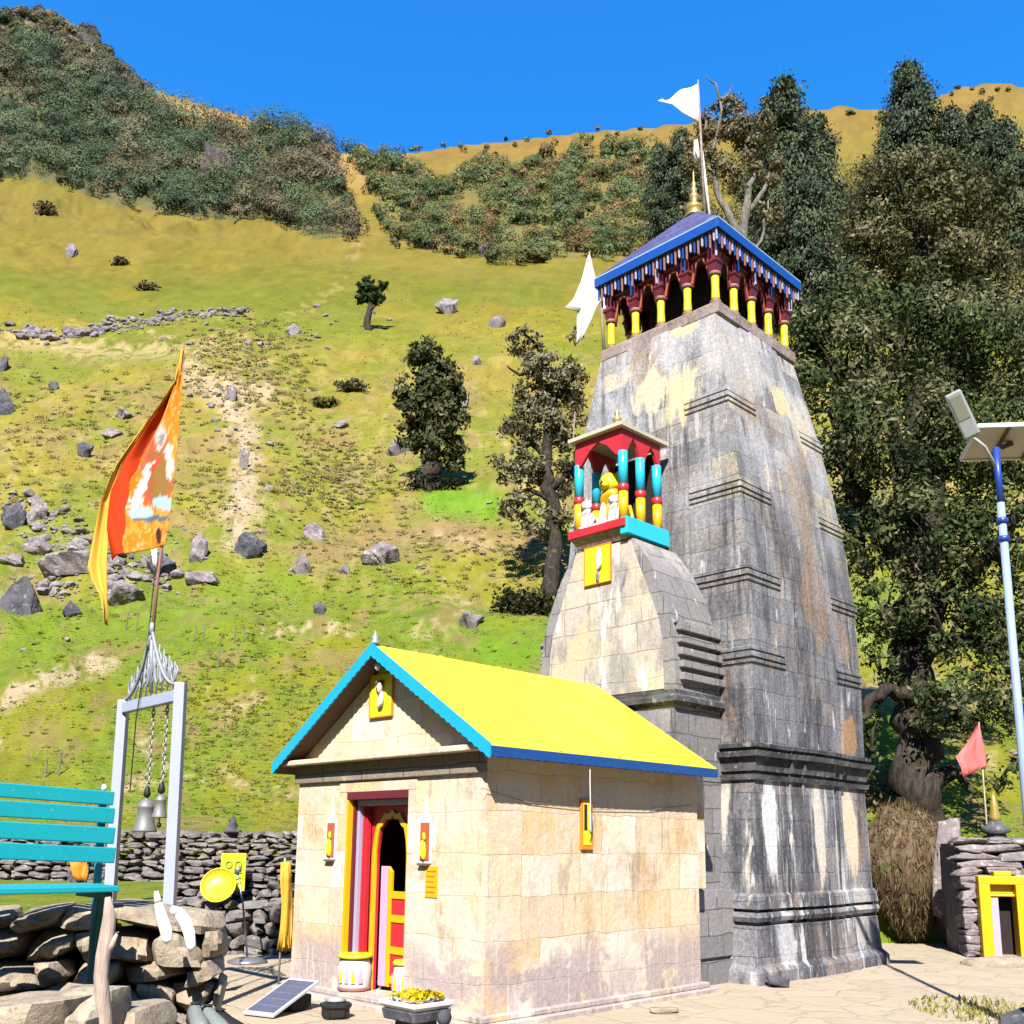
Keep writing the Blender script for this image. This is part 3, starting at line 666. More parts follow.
# gate leaf
leaf = MB(); x0, x1 = acx-hw+.02, acx-hw+.14
lf = leaf.aabb((x0, .30, .05), (x1, .36, 1.42)).build('gate', M['pink'], hall, bevel=.006)
mb = MB(); mb.prism([(x1+.003, .31, .05), (x1+.07, .31, .05), (x1+.07, .31, 1.36), (x1+.003, .31, 1.42)], (0, .04, 0))
for z in (.09, .42, .78, 1.05): mb.aabb((x1+.071, .312, z), (x1+.36, .345, z+.085))
mb.aabb((x1+.361, .31, .05), (x1+.42, .35, 1.02)); mb.build('gate_rail', M['yellow'], lf, bevel=.004)
mb = MB(); mb.aabb((x1+.071, .325, .05), (x1+.36, .34, 1.1)); mb.build('gate_panel', M['red'], lf)
# lotus pedestals at the feet of the jambs
for m in (0, 1):
    xc = dx0+.17 if m == 0 else dx1-.10
    r = .19 if m == 0 else .12
    mb = MB(); mb.lathe([(r*.92, 0), (r*.98, .05), (r*1.0, .12), (r*1.04, .25), (r*.92, .33), (r*.86, .36)], (xc, .08, 0), 20); pd = mb.build('pedestal', M['white'], hall, True)
    mb = MB(); mb.lathe([(r*.86, 0), (r*1.05, .012), (r*1.08, .035), (r*.9, .06), (r*.5, .062)], (xc, .08, .36), 20); mb.build('rim', M['yellow_bright'], pd, True)
    mb = MB(); mb.lathe([(r*1.0, 0), (r*1.03, .012), (r*1.03, .035), (r*.97, .045)], (xc, .08, .004), 20); mb.build('rim', M['dusty_red'], pd, True)
    for k in range(7):
        a = -math.pi/2+(k-3)*.42; d = np.array([math.cos(a), math.sin(a), 0]); tt = np.array([-d[1], d[0], 0]); b0 = np.array([xc, .08, 0])+d*(r*1.045)
        mb = MB(); mb.prism([b0+tt*-.024+(0, 0, .10), b0+tt*.024+(0, 0, .10), b0+tt*.02+(0, 0, .17), b0+d*.006+(0, 0, .27), b0-tt*.02+(0, 0, .17)], d*.006)
        mb.build('petal', M['yellow_bright'] if k % 2 else M['pink'], pd)
# niches beside the door
for (x, zc) in ((-2.76, 1.73), (-.97, 1.72)):
    mb = MB(); w_, h_ = .11, .24
    mb.prism([(x-w_, -.012, zc-h_), (x+w_, -.012, zc-h_), (x+w_, -.012, zc+h_*.85), (x+.03, -.012, zc+h_+.08), (x, -.012, zc+h_+.26), (x-.03, -.012, zc+h_+.08), (x-w_, -.012, zc+h_*.85)], (0, .011, 0))
    ni = mb.build('niche', M['white'], hall)
    MB().aabb((x-.075, -.02, zc-.21), (x+.075, -.0135, zc+.2)).build('niche_back', M['orange_line'], ni)
    mb = MB(); mb.rock((x, -.03, zc-.09), (.075, .04, .2), 11, 2, 3); mb.rock((x+.005, -.03, zc+.05), (.05, .04, .08), 12, 2, 2); mb.build('figure', M['yellow_bright'], ni, True)
    MB().aabb((x-.085, -.05, zc-.265), (x+.085, -.001, zc-.241)).build('shelf', M['wood_soffit'], ni)
# painted niche on the long wall
mb = MB(); mb.aabb((.001, 1.46, 1.64), (.03, 1.66, 2.21)); ni = mb.build('niche', M['orange'], hall, bevel=.005)
MB().aabb((.031, 1.49, 1.69), (.036, 1.63, 2.17)).build('niche_back', M['yellow_bright'], ni)
mb = MB(); mb.aabb((.037, 1.50, 1.86), (.04, 1.55, 2.15)); mb.build('niche_shade', M['dark_wood'], ni)  # dark plate painted as the shade inside the niche
mb = MB(); mb.rock((.05, 1.6, 1.95), (.04, .05, .2), 5, 2, 3); mb.build('figure', M['flag_white'], ni, True)
mb = MB(); mb.tube([PX(590, 764, .27), PX(590, 785, .27), PX(590.5, 804, .26), PX(589, 814, .24)], .006, 6); o = mb.build('hanging_cord', M['flag_white']); tag(o, 'thin pale cord hanging from the eave over the long wall niche', 'cord')
mb = MB(); q = [(.03, -.1, 2.26), (.02, .6, 2.14), (.02, 1.6, 2.1), (.02, 2.7, 2.12), (.025, HL-.1, 2.22)]; mb.tube(q, .004, 5); o = mb.build('wall_wire', M['hall_dark']); tag(o, 'thin dark wire strung along the hall side wall under the eave', 'wire')
# paper notice
mb = MB(); mb.aabb((-.95, -.01, 1.12), (-.75, -.002, 1.45)); nt = mb.build('notice', M['yellow']); tag(nt, 'small yellow notice fixed to the wall right of the door', 'notice')
mb = MB()
for k in range(5): mb.aabb((-.93, -.0125, 1.39-k*.055), (-.77-.02*(k % 3), -.0105, 1.40-k*.055))
mb.build('writing', M['orange_line'], nt)

# ================================================================== TEMPLE TOWER
tc = (cx, 6.7387)
tower = thing('temple_tower', (tc[0], tc[1], GZ), 'tall curved grey stone temple tower with blue roofed wooden pavilion on top', 'temple tower')
LV = [(-.14, 1.985), (.03, 1.975), (.12, 1.90), (.62, 1.865), (.63, 1.80), (.67, 1.80), (.68, 1.875), (.74, 1.905), (.80, 1.88), (.81, 1.80), (.845, 1.80), (.85, 1.885), (1.02, 1.87), (1.06, 1.83),
      (2.62, 1.80), (2.63, 1.845), (2.70, 1.86), (2.705, 1.79), (2.75, 1.79), (2.755, 1.83), (2.95, 1.85), (2.955, 1.92), (3.03, 1.935), (3.035, 1.84), (3.08, 1.84), (3.085, 1.89), (3.14, 1.90), (3.16, 1.82),
      (3.5, 1.82), (4.3, 1.824), (4.9, 1.816), (5.5, 1.80), (6.0, 1.776), (6.4, 1.746), (6.9, 1.70), (7.4, 1.645), (7.85, 1.59), (8.25, 1.53), (8.75, 1.457), (9.25, 1.368), (9.75, 1.276), (10.15, 1.20)]
DZ = [-.1, 0, .6, 1.2, 2, 2.8, 3.3, 4.3, 5.4, 6.4, 7.4, 8.2, 8.7, 9.2, 9.8, 10.2]; DD = [.05, .061, .109, .156, .198, .238, .251, .256, .229, .2, .157, .073, .019, -.027, -.06, -.09]
def plan(b, z, e=.045, shrink=0):
    d = float(np.interp(z, DZ, DD)); x0, x1 = tc[0]-b, tc[0]+b; y0, y1 = tc[1]-b+d, tc[1]+b
    k = .27
    def side(p, q, nrm):
        p = np.array(p); q = np.array(q); nrm = np.array(nrm); out = [p]
        out += [p+(q-p)*k, p+(q-p)*k+nrm*e]
        for ka, kb in ((.36, .40), ):
            out += [p+(q-p)*ka+nrm*e, p+(q-p)*ka+nrm*e*1.75, p+(q-p)*(1-ka)+nrm*e*1.75, p+(q-p)*(1-ka)+nrm*e]
        out += [p+(q-p)*(1-k)+nrm*e, p+(q-p)*(1-k)]
        return out
    pts = side((x0, y0), (x1, y0), (0, -1))+side((x1, y0), (x1, y1), (1, 0))+side((x1, y1), (x0, y1), (0, 1))+side((x0, y1), (x0, y0), (-1, 0))
    return [(p[0], p[1], z) for p in pts]
def lv(z): return float(np.interp(z, [a for a, _ in LV], [b for _, b in LV]))
mb = MB(); mb.loft([plan(b, z) for z, b in LV if z <= 2.63] ); mb.build('base', M['tower_stone'], tower, bevel=0)
mb = MB(); mb.loft([plan(b, z) for z, b in LV if 2.63 <= z <= 3.16]); mb.build('cornice', M['cornice_stone'], tower)
mb = MB(); mb.loft([plan(b, z, .045) for z, b in LV if z >= 3.16]); mb.build('spire', M['tower_stone'], tower)
# carved string courses on the corner strips
def shrinkp(p):
    v_ = np.array([tc[0]-p[0], tc[1]-p[1], 0]); return p+v_/np.linalg.norm(v_)*.12
for zb in (4.32, 5.55, 6.95, 8.5):
    for (c_, l_, r_) in ((9, 8, 10), (18, 17, 19), (0, 35, 1)):
        rings = []
        for dz_, pr in ((-.03, -.02), (0, .022), (.045, .026), (.05, .002), (.075, .002), (.08, .034), (.15, .038), (.155, .004), (.18, .004), (.185, .022), (.23, .022), (.26, -.02)):
            q = [np.array(k_) for k_ in plan(lv(zb+dz_)+pr, zb+dz_, 0)]
            rings.append([q[l_], q[c_], q[r_], shrinkp(q[r_]), shrinkp(q[c_]), shrinkp(q[l_])])
        MB().loft(rings).build('string_course', M['tower_stone'], tower)
# vestibule and front projection
s0 = 1.25
mb = MB()
def rect(hx, y0, y1, z): return [(cx-hx, y0, z), (cx+hx, y0, z), (cx+hx, y1, z), (cx-hx, y1, z)]
mb.loft([rect(1.5, HL+.02, 5.3, -.14), rect(1.5, HL+.02, 5.3, .18)]); mb.loft([rect(1.46, HL+.02, 5.3, .181), rect(1.46, HL+.02, 5.3, .23)]); mb.loft([rect(1.5, HL+.02, 5.3, .231), rect(1.49, HL+.02, 5.3, 1.1)]); mb.loft([rect(s0, HL+.02, 5.3, 1.1), rect(s0, HL+.02, 5.3, 3.0)])
mb.build('vestibule', M['suk_side'], tower)
MB().aabb((cx+s0-.3, HL+.01, 1.15), (cx+s0+.46, HL+.24, 2.62)).build('pilaster', M['hall_stone'], tower)
YF = 4.03
mb = MB(); mb.loft([rect(1.26, YF, 5.4, 2.6), rect(1.26, YF, 5.4, 3.62)]); mb.build('front_wall', M['suk_side'], tower)
mb = MB(); mb.loft([rect(1.27, YF-.02, 5.4, 3.62), rect(1.36, YF-.07, 5.4, 3.67), rect(1.36, YF-.07, 5.4, 3.74), rect(1.29, YF-.02, 5.4, 3.78), rect(1.29, YF-.02, 5.4, 3.84)]); mb.build('moulding', M['cornice_stone'], tower)
# curved roof of the projection: half width shrinks, rear edge climbs onto the tower
prof_s = [(3.84, 1.29), (4.0, 1.30), (4.32, 1.27), (4.64, 1.25), (4.78, 1.235), (4.96, 1.20), (5.22, 1.12), (5.5, 1.0), (5.78, .86), (6.02, .70), (6.18, .58)]
mb = MB(); rings = []
for z, hx in prof_s:
    k = max(0, (z-4.7)/1.5)
    rings.append([(cx-hx, YF+.02*k, z), (cx+hx, YF+.02*k, z), (cx+hx-.02, 5.5, z-.0), (cx-hx+.02, 5.5, z)])
mb.loft(rings); mb.build('front_projection', M['suk_side'], tower)
# pale ashlar panel of its front face
mb = MB(); fr = [(3.86, 1.10), (4.6, 1.08), (4.9, 1.02), (5.3, .86), (5.6, .74), (5.9, .62), (6.16, .53)]
L = [(cx-h-(.0), YF-.012, z) for z, h in fr]; Rr = [(cx+h, YF-.012, z) for z, h in fr]
mb.prism(L+Rr[::-1], (0, .05, 0)); mb.build('front_face', M['suk_stone'], tower)
# dark slots on its sides
for sd_ in (1, -1):
    mb = MB(); hx = lambda z: float(np.interp(z, [a for a, _ in prof_s], [b for _, b in prof_s]))
    for z in (3.92, 4.10, 4.28, 4.46, 4.64):
        x = cx+sd_*(hx(z)+.002)
        mb.aabb((x-.14, YF+.10, z+.06), (x+.07, 5.3, z+.165))
    mb.build('side_rib', M['suk_side'], tower, bevel=.01)
    mb = MB(); z = 4.83; x = cx+sd_*hx(z); mb.aabb((x-.15, YF+.06, z-.03), (x+.055, 5.3, z+.015)); mb.build('side_lip', M['suk_side'], tower, bevel=.006)
pl = plaque((PY(599, 565, YF)[0], 0, PY(599, 565, YF)[2]), .50, .58, tower, YF-.012)
q = PY(600, 566, YF)
mb = MB(); mb.rock((q[0]+.02, YF-.05, q[2]+.06), (.14, .05, .36), 3, 3, 3); mb.build('figure', M['flag_white'], pl, True)
mb = MB(); mb.rock((q[0], YF-.055, q[2]-.18), (.07, .04, .15), 8, 2, 3); mb.build('figure', M['ledge_stone'], pl, True)

# ---- small kiosk shrine on the projection
kz0, kz1 = 6.19, 6.48
kx, ky0, ky1 = .555, YF-.12, 4.95
mb = MB(); mb.loft([[(cx-kx+.1, ky0+.1, kz0), (cx+kx-.1, ky0+.1, kz0), (cx+kx-.1, ky1, kz0), (cx-kx+.1, ky1, kz0)], [(cx-kx, ky0, kz0+.16), (cx+kx, ky0, kz0+.16), (cx+kx, ky1, kz0+.16), (cx-kx, ky1, kz0+.16)]]); mb.build('corbel', M['ledge_stone'], tower)
mb = MB(); mb.aabb((cx-kx-.03, ky0-.03, kz0+.161), (cx+kx-.01, ky0+.25, kz1)); mb.build('kerb', M['red'], tower, bevel=.01)
mb = MB(); mb.aabb((cx+kx-.12, ky0+.0, kz0+.05), (cx+kx+.02, ky1, kz1+.02)); mb.build('side_kerb', M['cyan'], tower, bevel=.008); mb = MB(); mb.aabb((cx-kx-.02, ky0+.252, kz0+.05), (cx-kx+.12, ky1, kz1+.02)); mb.build('side_kerb', M['cyan'], tower, bevel=.008)
mb = MB(); mb.aabb((cx-kx+.121, ky0+.252, kz0+.161), (cx+kx-.121, ky1, kz1-.02)); mb.build('kiosk_floor', M['ledge_stone'], tower)
kt = 7.86
cols_ = [(-.44, 0), (.44, 0), (-.44, .42), (.44, .42), (-.44, .84), (.44, .84)]
for (x, y) in cols_:
    bx, by = cx+x, ky0+.08+y
    mb = MB(); mb.lathe([(.075, 0), (.075, .46), (.07, .46)], (bx, by, kz1-.02), 14); k_ = mb.build('column', M['yellow'], tower, True)
    MB().lathe([(.07, 0), (.085, .01), (.085, .11), (.07, .12)], (bx, by, kz1+.44), 14).build('ring', M['red'], k_, True)
    MB().lathe([(.074, 0), (.074, .52), (.06, .53)], (bx, by, kz1+.56), 14).build('shaft', M['cyan'], k_, True)
def kfascia(p0, p1, n_arch, nrm):
    p0 = np.array(p0); p1 = np.array(p1); L = np.linalg.norm(p1-p0); d = (p1-p0)/L
    pts = [(0, 0), (0, .42), (L, .42), (L, 0)]; lowl = []
    for a in range(n_arch-1, -1, -1):
        w_ = L/n_arch; c_ = (a+.5)*w_
        for i in range(9):
            k = 1-2*i/8; z = .34-.30*abs(k)**1.5-.03*abs(math.sin(k*7)); lowl.append((c_+k*w_*.38, max(z, .0)))
    pts = pts+lowl
    return MB().prism([p0+d*u+np.array([0, 0, v]) for u, v in pts], np.array(nrm)*.05)
zf = 7.50
fa_ = kfascia((cx-.47, ky0+.02, zf), (cx+.47, ky0+.02, zf), 1, (0, 1, 0)).build('fascia', M['red'], tower)
fa_ = kfascia((cx+.47, ky0+.075, zf), (cx+.47, ky0+.98, zf), 2, (-1, 0, 0)).build('fascia', M['red'], tower)
fa_ = kfascia((cx-.47, ky0+.075, zf), (cx-.47, ky0+.98, zf), 2, (1, 0, 0)).build('fascia', M['red'], tower)
MB().aabb((cx-.4, ky0+.93, kz1), (cx+.4, ky0+.97, 7.8)).build('kiosk_back', M['dark_inside'], tower)
mb = MB(); e0 = [(cx-.54, ky0-.07, 7.93), (cx+.54, ky0-.07, 7.93), (cx+.54, ky0+1.12, 7.93), (cx-.54, ky0+1.12, 7.93)]; e1 = [(x, y, 7.99) for x, y, z in e0]; e2 = [(cx-.1, ky0+.4, 8.2), (cx+.1, ky0+.4, 8.2), (cx+.1, ky0+.6, 8.2), (cx-.1, ky0+.6, 8.2)]
mb.loft([e0, e1, e2]); mb.build('kiosk_roof', M['panel_back'], tower)
mb = MB(); mb.lathe([(.09, 0), (.1, .03), (.04, .06), (.07, .12), (.075, .16), (.03, .21), (.05, .26), (.02, .31), (.004, .42)], (cx, ky0+.5, 8.2), 14); mb.build('kiosk_finial', M['gold'], tower, True)
o = MB().tube([P(573, 445, 14.9), P(575, 412, 14.9)], .012, 6).build('rod', M['ledge_stone'], tower)
# seated lion statues in the kiosk
def lion(c, s, body, head, label):
    r = thing('lion_statue', c, label, 'statue')
    mb = MB(); c = np.array(c)
    def E(o_, d_, sd2): mb.rock(c+np.array(o_)*s, np.array(d_)*s, sd2, 3, 2, rotz(0), .05)
    E((0, .12, .28), (.34, .42, .56), 1); E((0, -.02, .5), (.32, .3, .4), 2); E((.12, .2, .12), (.16, .4, .22), 3); E((-.12, .2, .12), (.16, .4, .22), 4)
    mb.tube([c+np.array((0, .3, .1))*s, c+np.array((.1, .4, .3))*s, c+np.array((.05, .38, .5))*s], .035*s, 8)
    mb.build('body', body, r, True)
    mb = MB(); E((.09, -.12, .2), (.1, .14, .46), 5); E((-.09, -.12, .2), (.1, .14, .46), 6); E((.09, -.2, .03), (.11, .2, .08), 7); E((-.09, -.2, .03), (.11, .2, .08), 8); mb.build('foreleg', M['white'], r, True)
    mb = MB(); E((0, -.06, .78), (.3, .28, .3), 9); E((0, -.2, .73), (.16, .14, .14), 10); E((.11, -.02, .92), (.08, .06, .1), 11); E((-.11, -.02, .92), (.08, .06, .1), 12); mb.build('head', head, r, True)
    mb = MB(); E((.06, -.19, .82), (.05, .04, .05), 13); E((-.06, -.19, .82), (.05, .04, .05), 14); E((0, -.275, .75), (.06, .04, .05), 15); mb.build('eyes', M['black'], r, True)
    return r
lion((cx+.0, ky0+.36, kz1), .95, M['yellow'], M['yellow_bright'], 'yellow lion statue with white forelegs seated inside the small kiosk')
lion((cx-.30, ky0+.12, kz1), .50, M['white'], M['white'], 'small white lion statue at the left front corner of the kiosk')
lion((cx+.24, ky0+.12, kz1), .46, M['white'], M['white'], 'small white lion statue by the front corner column of the kiosk')

# ---- pavilion on top of the tower
lz0, lz1 = 10.16, 10.42; lb_ = 1.175
def sq(b, z, d=0): return [(tc[0]-b, tc[1]-b, z), (tc[0]+b, tc[1]-b, z), (tc[0]+b, tc[1]+b, z), (tc[0]-b, tc[1]+b, z)]
mb = MB(); mb.loft([sq(1.19, lz0), sq(1.235, lz0+.04), sq(1.235, lz1-.03), sq(1.2, lz1)]); mb.build('ledge', M['ledge_stone'], tower, bevel=.01)
ez = 11.62; eb = 1.32; cb = 1.10
mb = MB(); mb.loft([sq(.62, lz1), sq(.62, 11.5)]); mb.build('core', M['dark_wood'], tower)
spots = [(-cb+2*cb*i/4, -cb) for i in range(5)]+[(cb, -cb+2*cb*i/4) for i in range(1, 5)]+[(cb-2*cb*i/4, cb) for i in range(1, 5)]+[(-cb, cb-2*cb*i/4) for i in range(1, 4)]
for i, (x, y) in enumerate(spots):
    b = (tc[0]+x, tc[1]+y, lz1)
    mb = MB(); mb.lathe([(.075, .07), (.072, .12), (.065, .3), (.07, .46), (.07, .5)], b, 12); k_ = mb.build('pillar', M['yellow_bright'], tower, True)
    mb = MB(); mb.lathe([(.1, 0), (.1, .04), (.078, .07), (.06, .07)], b, 12); mb.build('collar', M['dusty_red'], k_, True); mb = MB(); mb.lathe([(.07, .5), (.1, .52), (.1, .56), (.08, .58)], b, 12); mb.build('collar', M['dusty_red'], k_, True)
    mb = MB(); q = np.array(b); mb.loft([[(q[0]-a_, q[1]-a_, q[2]+z), (q[0]+a_, q[1]-a_, q[2]+z), (q[0]+a_, q[1]+a_, q[2]+z), (q[0]-a_, q[1]+a_, q[2]+z)] for z, a_ in ((.58, .07), (.7, .085), (.74, .11), (.84, .075), (1.18, .075))])
    mb.build('bracket', M['maroon'], k_)
    nrm = np.array([np.sign(x) if abs(abs(x)-cb) < 1e-6 else 0, np.sign(y) if abs(abs(y)-cb) < 1e-6 else 0, 0.])
    mb = MB(); mb.bar(q+nrm*.085+(0, 0, .80), q+nrm*.10+(0, 0, 1.15), .07, .03, tuple(np.array([-nrm[1], nrm[0], 0])+1e-6)); mb.build('strip', M['royal_blue'] if i % 2 else M['lilac'], k_)
# arch boards between the pillars
def board(p0, p1, nrm):
    p0 = np.array(p0); p1 = np.array(p1); d = p1-p0; L = np.linalg.norm(d); d /= L
    for a in range(4):
        u0, u1 = a*L/4+.08, (a+1)*L/4-.08; um = (u0+u1)/2; hw_ = (u1-u0)/2
        def arc(hh, zt, zs): return [(um+hh*k, zs+(zt-zs)*(1-abs(k)**2.4)) for k in np.linspace(-1, 1, 13)]
        lo = arc(hw_-.045, .92, .55)
        mb = MB(); mb.prism([p0+d*u+np.array([0, 0, v]) for u, v in [(u0, .5), (u0, 1.18), (u1, 1.18), (u1, .5), (um+hw_-.045, .5)]+lo[::-1]+[(um-hw_+.045, .5)]], np.array(nrm)*-.03); o_ = mb.build('arch_board', M['maroon'], tower)
        up = arc(hw_-.01, .965, .57)
        mb = MB(); mb.prism([p0+d*u+np.array(nrm)*.012+np.array([0, 0, v]) for u, v in up+lo[::-1]], np.array(nrm)*-.01); mb.build('arch_trim', M['orange_line'], o_)
        mb = MB(); mb.prism([p0+d*u+np.array(nrm)*.012+np.array([0, 0, v]) for u, v in [(u0, 1.0), (u0, 1.03), (u1, 1.03), (u1, 1.0)]], np.array(nrm)*-.01); mb.build('frieze_line', M['orange_line'], o_)
T0 = np.array([tc[0], tc[1], lz1]); c4 = [T0+np.array((-cb, -cb, 0)), T0+np.array((cb, -cb, 0)), T0+np.array((cb, cb, 0)), T0+np.array((-cb, cb, 0))]; nm4 = [(0, -1, 0), (1, 0, 0), (0, 1, 0), (-1, 0, 0)]
for i in range(4): board(c4[i], c4[(i+1) % 4], nm4[i])
mb = MB(); mb.loft([sq(eb-.03, ez), sq(eb-.03, ez+.03)]); mb.build('ceiling', M['wood_soffit'], tower)
mb = MB(); mb.loft([sq(eb, ez+.06), sq(eb+.01, ez+.19), sq(.16, 13.05), sq(.13, 13.08)]); mb.build('pavilion_roof', M['slate'], tower)
for i in range(4):
    a = np.array(sq(eb+.025, ez-.0)[i]); b = np.array(sq(eb+.025, ez)[(i+1) % 4]); n_ = np.array(nm4[i], float)
    d = (b-a)/np.linalg.norm(b-a); b = b-d*.022
    mb = MB(); mb.prism([a, b, b+(0, 0, .165), a+(0, 0, .165)], -n_*.022); fb = mb.build('fascia', M['royal_blue'], tower, bevel=.004)
    mb = MB(); mb.prism([a+(0, 0, .166), b+(0, 0, .166), b+(0, 0, .19), a+(0, 0, .19)], n_*.015-n_*.03); mb.build('edge_strip', M['flag_blue'], fb)
    # carved pendants hanging under the eave
    n_p = 34
    for mi, (mt, o_) in enumerate(((M['lilac'], 0), (M['royal_blue'], 1), (M['dusty_red'], 2))):
        mb = MB()
        for k in range(o_, n_p, 3):
            q = a+d*(.04+(2*eb-.03)*k/n_p)-n_*.055; h = .16+.05*((k*7) % 3)
            mb.box(q+np.array([0, 0, -h/2]), (.032, .02, h), math.atan2(d[1], d[0])); mb.lathe([(.0, -h-.05), (.018, -h-.03), (.018, -h)], q, 6)
        o2 = mb.build('pendant_fringe', mt, fb); 
mb = MB(); mb.lathe([(.19, 0), (.2, .04), (.1, .09), (.16, .17), (.17, .22), (.08, .3), (.05, .34), (.09, .42), (.09, .47), (.04, .53), (.065, .6), (.03, .66), (.045, .72), (.02, .77), (.012, .95), (.003, 1.02)], (tc[0], tc[1], 13.06), 16); mb.build('finial', M['gold'], tower, True)

# ---- flags on the tower
def cloth(rows, mat, name, parent, nrm, amp=.05, th=.006, freq=3., seed=0):
    # rows: list of (left xyz, right xyz); builds a rippled sheet
    n = 14; rings = []; rg = np.random.default_rng(seed); ph = rg.uniform(0, 6)
    m = len(rows); g = np.zeros((m, n+1, 3)); nrm = np.array(nrm, float)
    for i, (a, b) in enumerate(rows):
        for j in range(n+1):
            k = j/n; g[i, j] = np.array(a)*(1-k)+np.array(b)*k+nrm*amp*k*math.sin(ph+freq*k*3+i*.8)+nrm*amp*.5*k*math.sin(ph*2+i*1.7+k*9)
    mb = MB(); idx_ = lambda i, j: i*(n+1)+j
    top = g.reshape(-1, 3); bot = top-nrm*th; K = len(top)
    f = []
    for i in range(m-1):
        for j in range(n):
            q = (idx_(i, j), idx_(i, j+1), idx_(i+1, j+1), idx_(i+1, j)); f.append(q); f.append(tuple(x+K for x in q[::-1]))
    edge_ = [idx_(0, j) for j in range(n+1)]+[idx_(i, n) for i in range(1, m)]+[idx_(m-1, j) for j in range(n-1, -1, -1)]+[idx_(i, 0) for i in range(m-2, 0, -1)]
    for a, b in zip(edge_, edge_[1:]+edge_[:1]): f.append((b, a, a+K, b+K))
    mb.add(np.concatenate([top, bot]), f); return mb.build(name, mat, parent, True)
wt = sw((tc[0], tc[1], 13))[1]
pb = np.array([tc[0]+.16, tc[1]+.1, 12.95])
fl = thing('flag', pb, 'white flag on the tall pole rising from the tower roof', 'flag')
pt = P(698, 80, wt+.15); mb = MB(); mb.tube([pb, pb*.5+pt*.5, pt], [.03, .025, .014], 8); mb.build('pole', M['ledge_stone'], fl, True)
def PP(l, w): return [P(x, y, w) for x, y in l]
rowsW = [((697.5, 84), (662, 100)), ((698, 91), (657, 104)), ((698.5, 100), (672, 106)), ((699, 110), (682, 114)), ((700, 123), (694, 121))]
cloth([(P(*a, wt+.13), P(*b, wt+.13)) for a, b in rowsW], M['cloth_white'], 'cloth', fl, F0, .07, seed=3)
cloth([(P(697.5, 139, wt+.1), P(694, 141, wt+.1)), (P(699, 150, wt+.1), P(694, 152, wt+.1)), (P(700, 160, wt+.1), P(697, 161, wt+.1))], M['cloth_white'], 'knot', fl, F0, .04, seed=5)
pb2 = pb+np.array([.06, .08, 0]); sp = thing('pole', pb2, 'short bare pole beside the flag pole on the tower roof', 'pole')
MB().tube([pb2, P(702, 150, wt+.2)], [.028, .02], 8).build('shaft', M['flag_white'], sp, True)
wl = sw((tc[0]-1.2, tc[1]-1.2, 10))[1]
lb0 = np.array([tc[0]-1.21, tc[1]-1.16, 10.3])
fl = thing('flag', lb0, 'white pennant flag hanging at the left corner of the tower pavilion', 'flag')
mb = MB(); mb.tube([lb0, P(601, 305, wl), P(589, 252, wl)], [.03, .022, .012], 8); mb.build('pole', M['weathered_wood'], fl, True)
rows2 = [((589, 255), (588, 256)), ((594, 275), (581, 282)), ((598, 290), (573, 300)), ((601, 301), (564, 308)), ((597, 306), (577, 309)), ((592, 318), (577, 322)), ((586, 330), (577, 334)), ((579, 343), (576, 344))]
cloth([(P(*a, wl-.03), P(*b, wl-.03)) for a, b in rows2], M['cloth_white'], 'cloth', fl, F0, .05, seed=8)

# ================================================================== LEFT FOREGROUND
rg = np.random.default_rng(4)
def stone_wall(name, p0, p1, zb, ztop, thick, sl_, sh, mat, label, seed, jag=.06, back=True):
    rg_ = np.random.default_rng(seed); p0 = np.array(p0[:2], float); p1 = np.array(p1[:2], float); d = p1-p0; L = np.linalg.norm(d); d /= L; a = math.atan2(d[1], d[0]); nrm = np.array([-d[1], d[0]])
    mb = MB(); z = zb; k = 0
    while z < ztop-sh*.35:
        h = sh*rg_.uniform(.75, 1.3); h = min(h, ztop-z+.02)
        u = -rg_.uniform(0, sl_*.5)
        while u < L:
            l = sl_*rg_.uniform(.55, 1.5); l = min(l, L-u+.12*sl_)
            if l < sl_*.2: break
            c_ = p0+d*(u+l/2)+nrm*rg_.uniform(-.04, .04)
            mb.slabstone((c_[0], c_[1], z+h/2+rg_.uniform(-.01, .01)), (l*.99, thick*rg_.uniform(.9, 1.1), h*1.02), seed*1000+k, a, jag); k += 1
            u += l
        z += h
    if back:
        pass
    o_ = mb.build(name, mat, None, 'sharp'); return tag(o_, label, 'wall')
# near retaining wall behind the bench
a0 = P(-160, 900, 5.6); a1 = P(224, 900, 5.95)
stone_wall('stone_wall', a0, a1, .0, 1.34, .55, .25, .15, M['fieldstone'], 'rough fieldstone retaining wall behind the turquoise bench', 11, .12)
# fill behind so no gaps show through
mb = MB(); mb.prism([SWp(-1.86, 5.95, 0), SWp(-8, 5.6, 0), SWp(-8, 6.2, 0), SWp(-1.95, 6.15, 0)], (0, 0, 1.19)); o = mb.build('terrace_core', M['earth']); o['kind'] = 'structure'
# lower footing of big stones the bench stands on
mb = MB()
for (x, y, w_, d, s_) in [(30, 1012, 4.55, (.42, .4, .3), 1), (85, 1000, 4.75, (.30, .35, .24), 2), (70, 1030, 4.4, (.3, .4, .25), 3), (-40, 1015, 4.5, (.5, .45, .35), 4), (140, 1030, 4.9, (.3, .4, .3), 5), (10, 1050, 4.2, (.5, .4, .3), 6), (110, 1050, 4.4, (.45, .4, .35), 7), (185, 1040, 5.0, (.4, .4, .3), 8)]:
    pass
foot = [((30, 1010), 4.5, (.50, .42, .22), 1, 'dark wide footing stone at the lower left edge under the bench'), ((78, 1003), 4.62, (.34, .4, .26), 2, 'pale sunlit rounded stone beside the foot of the wooden stake'), ((128, 1016), 4.85, (.3, .36, .2), 3, 'small dark stone right of the wooden stake'), ((-30, 1000), 4.5, (.4, .4, .25), 4, None)]
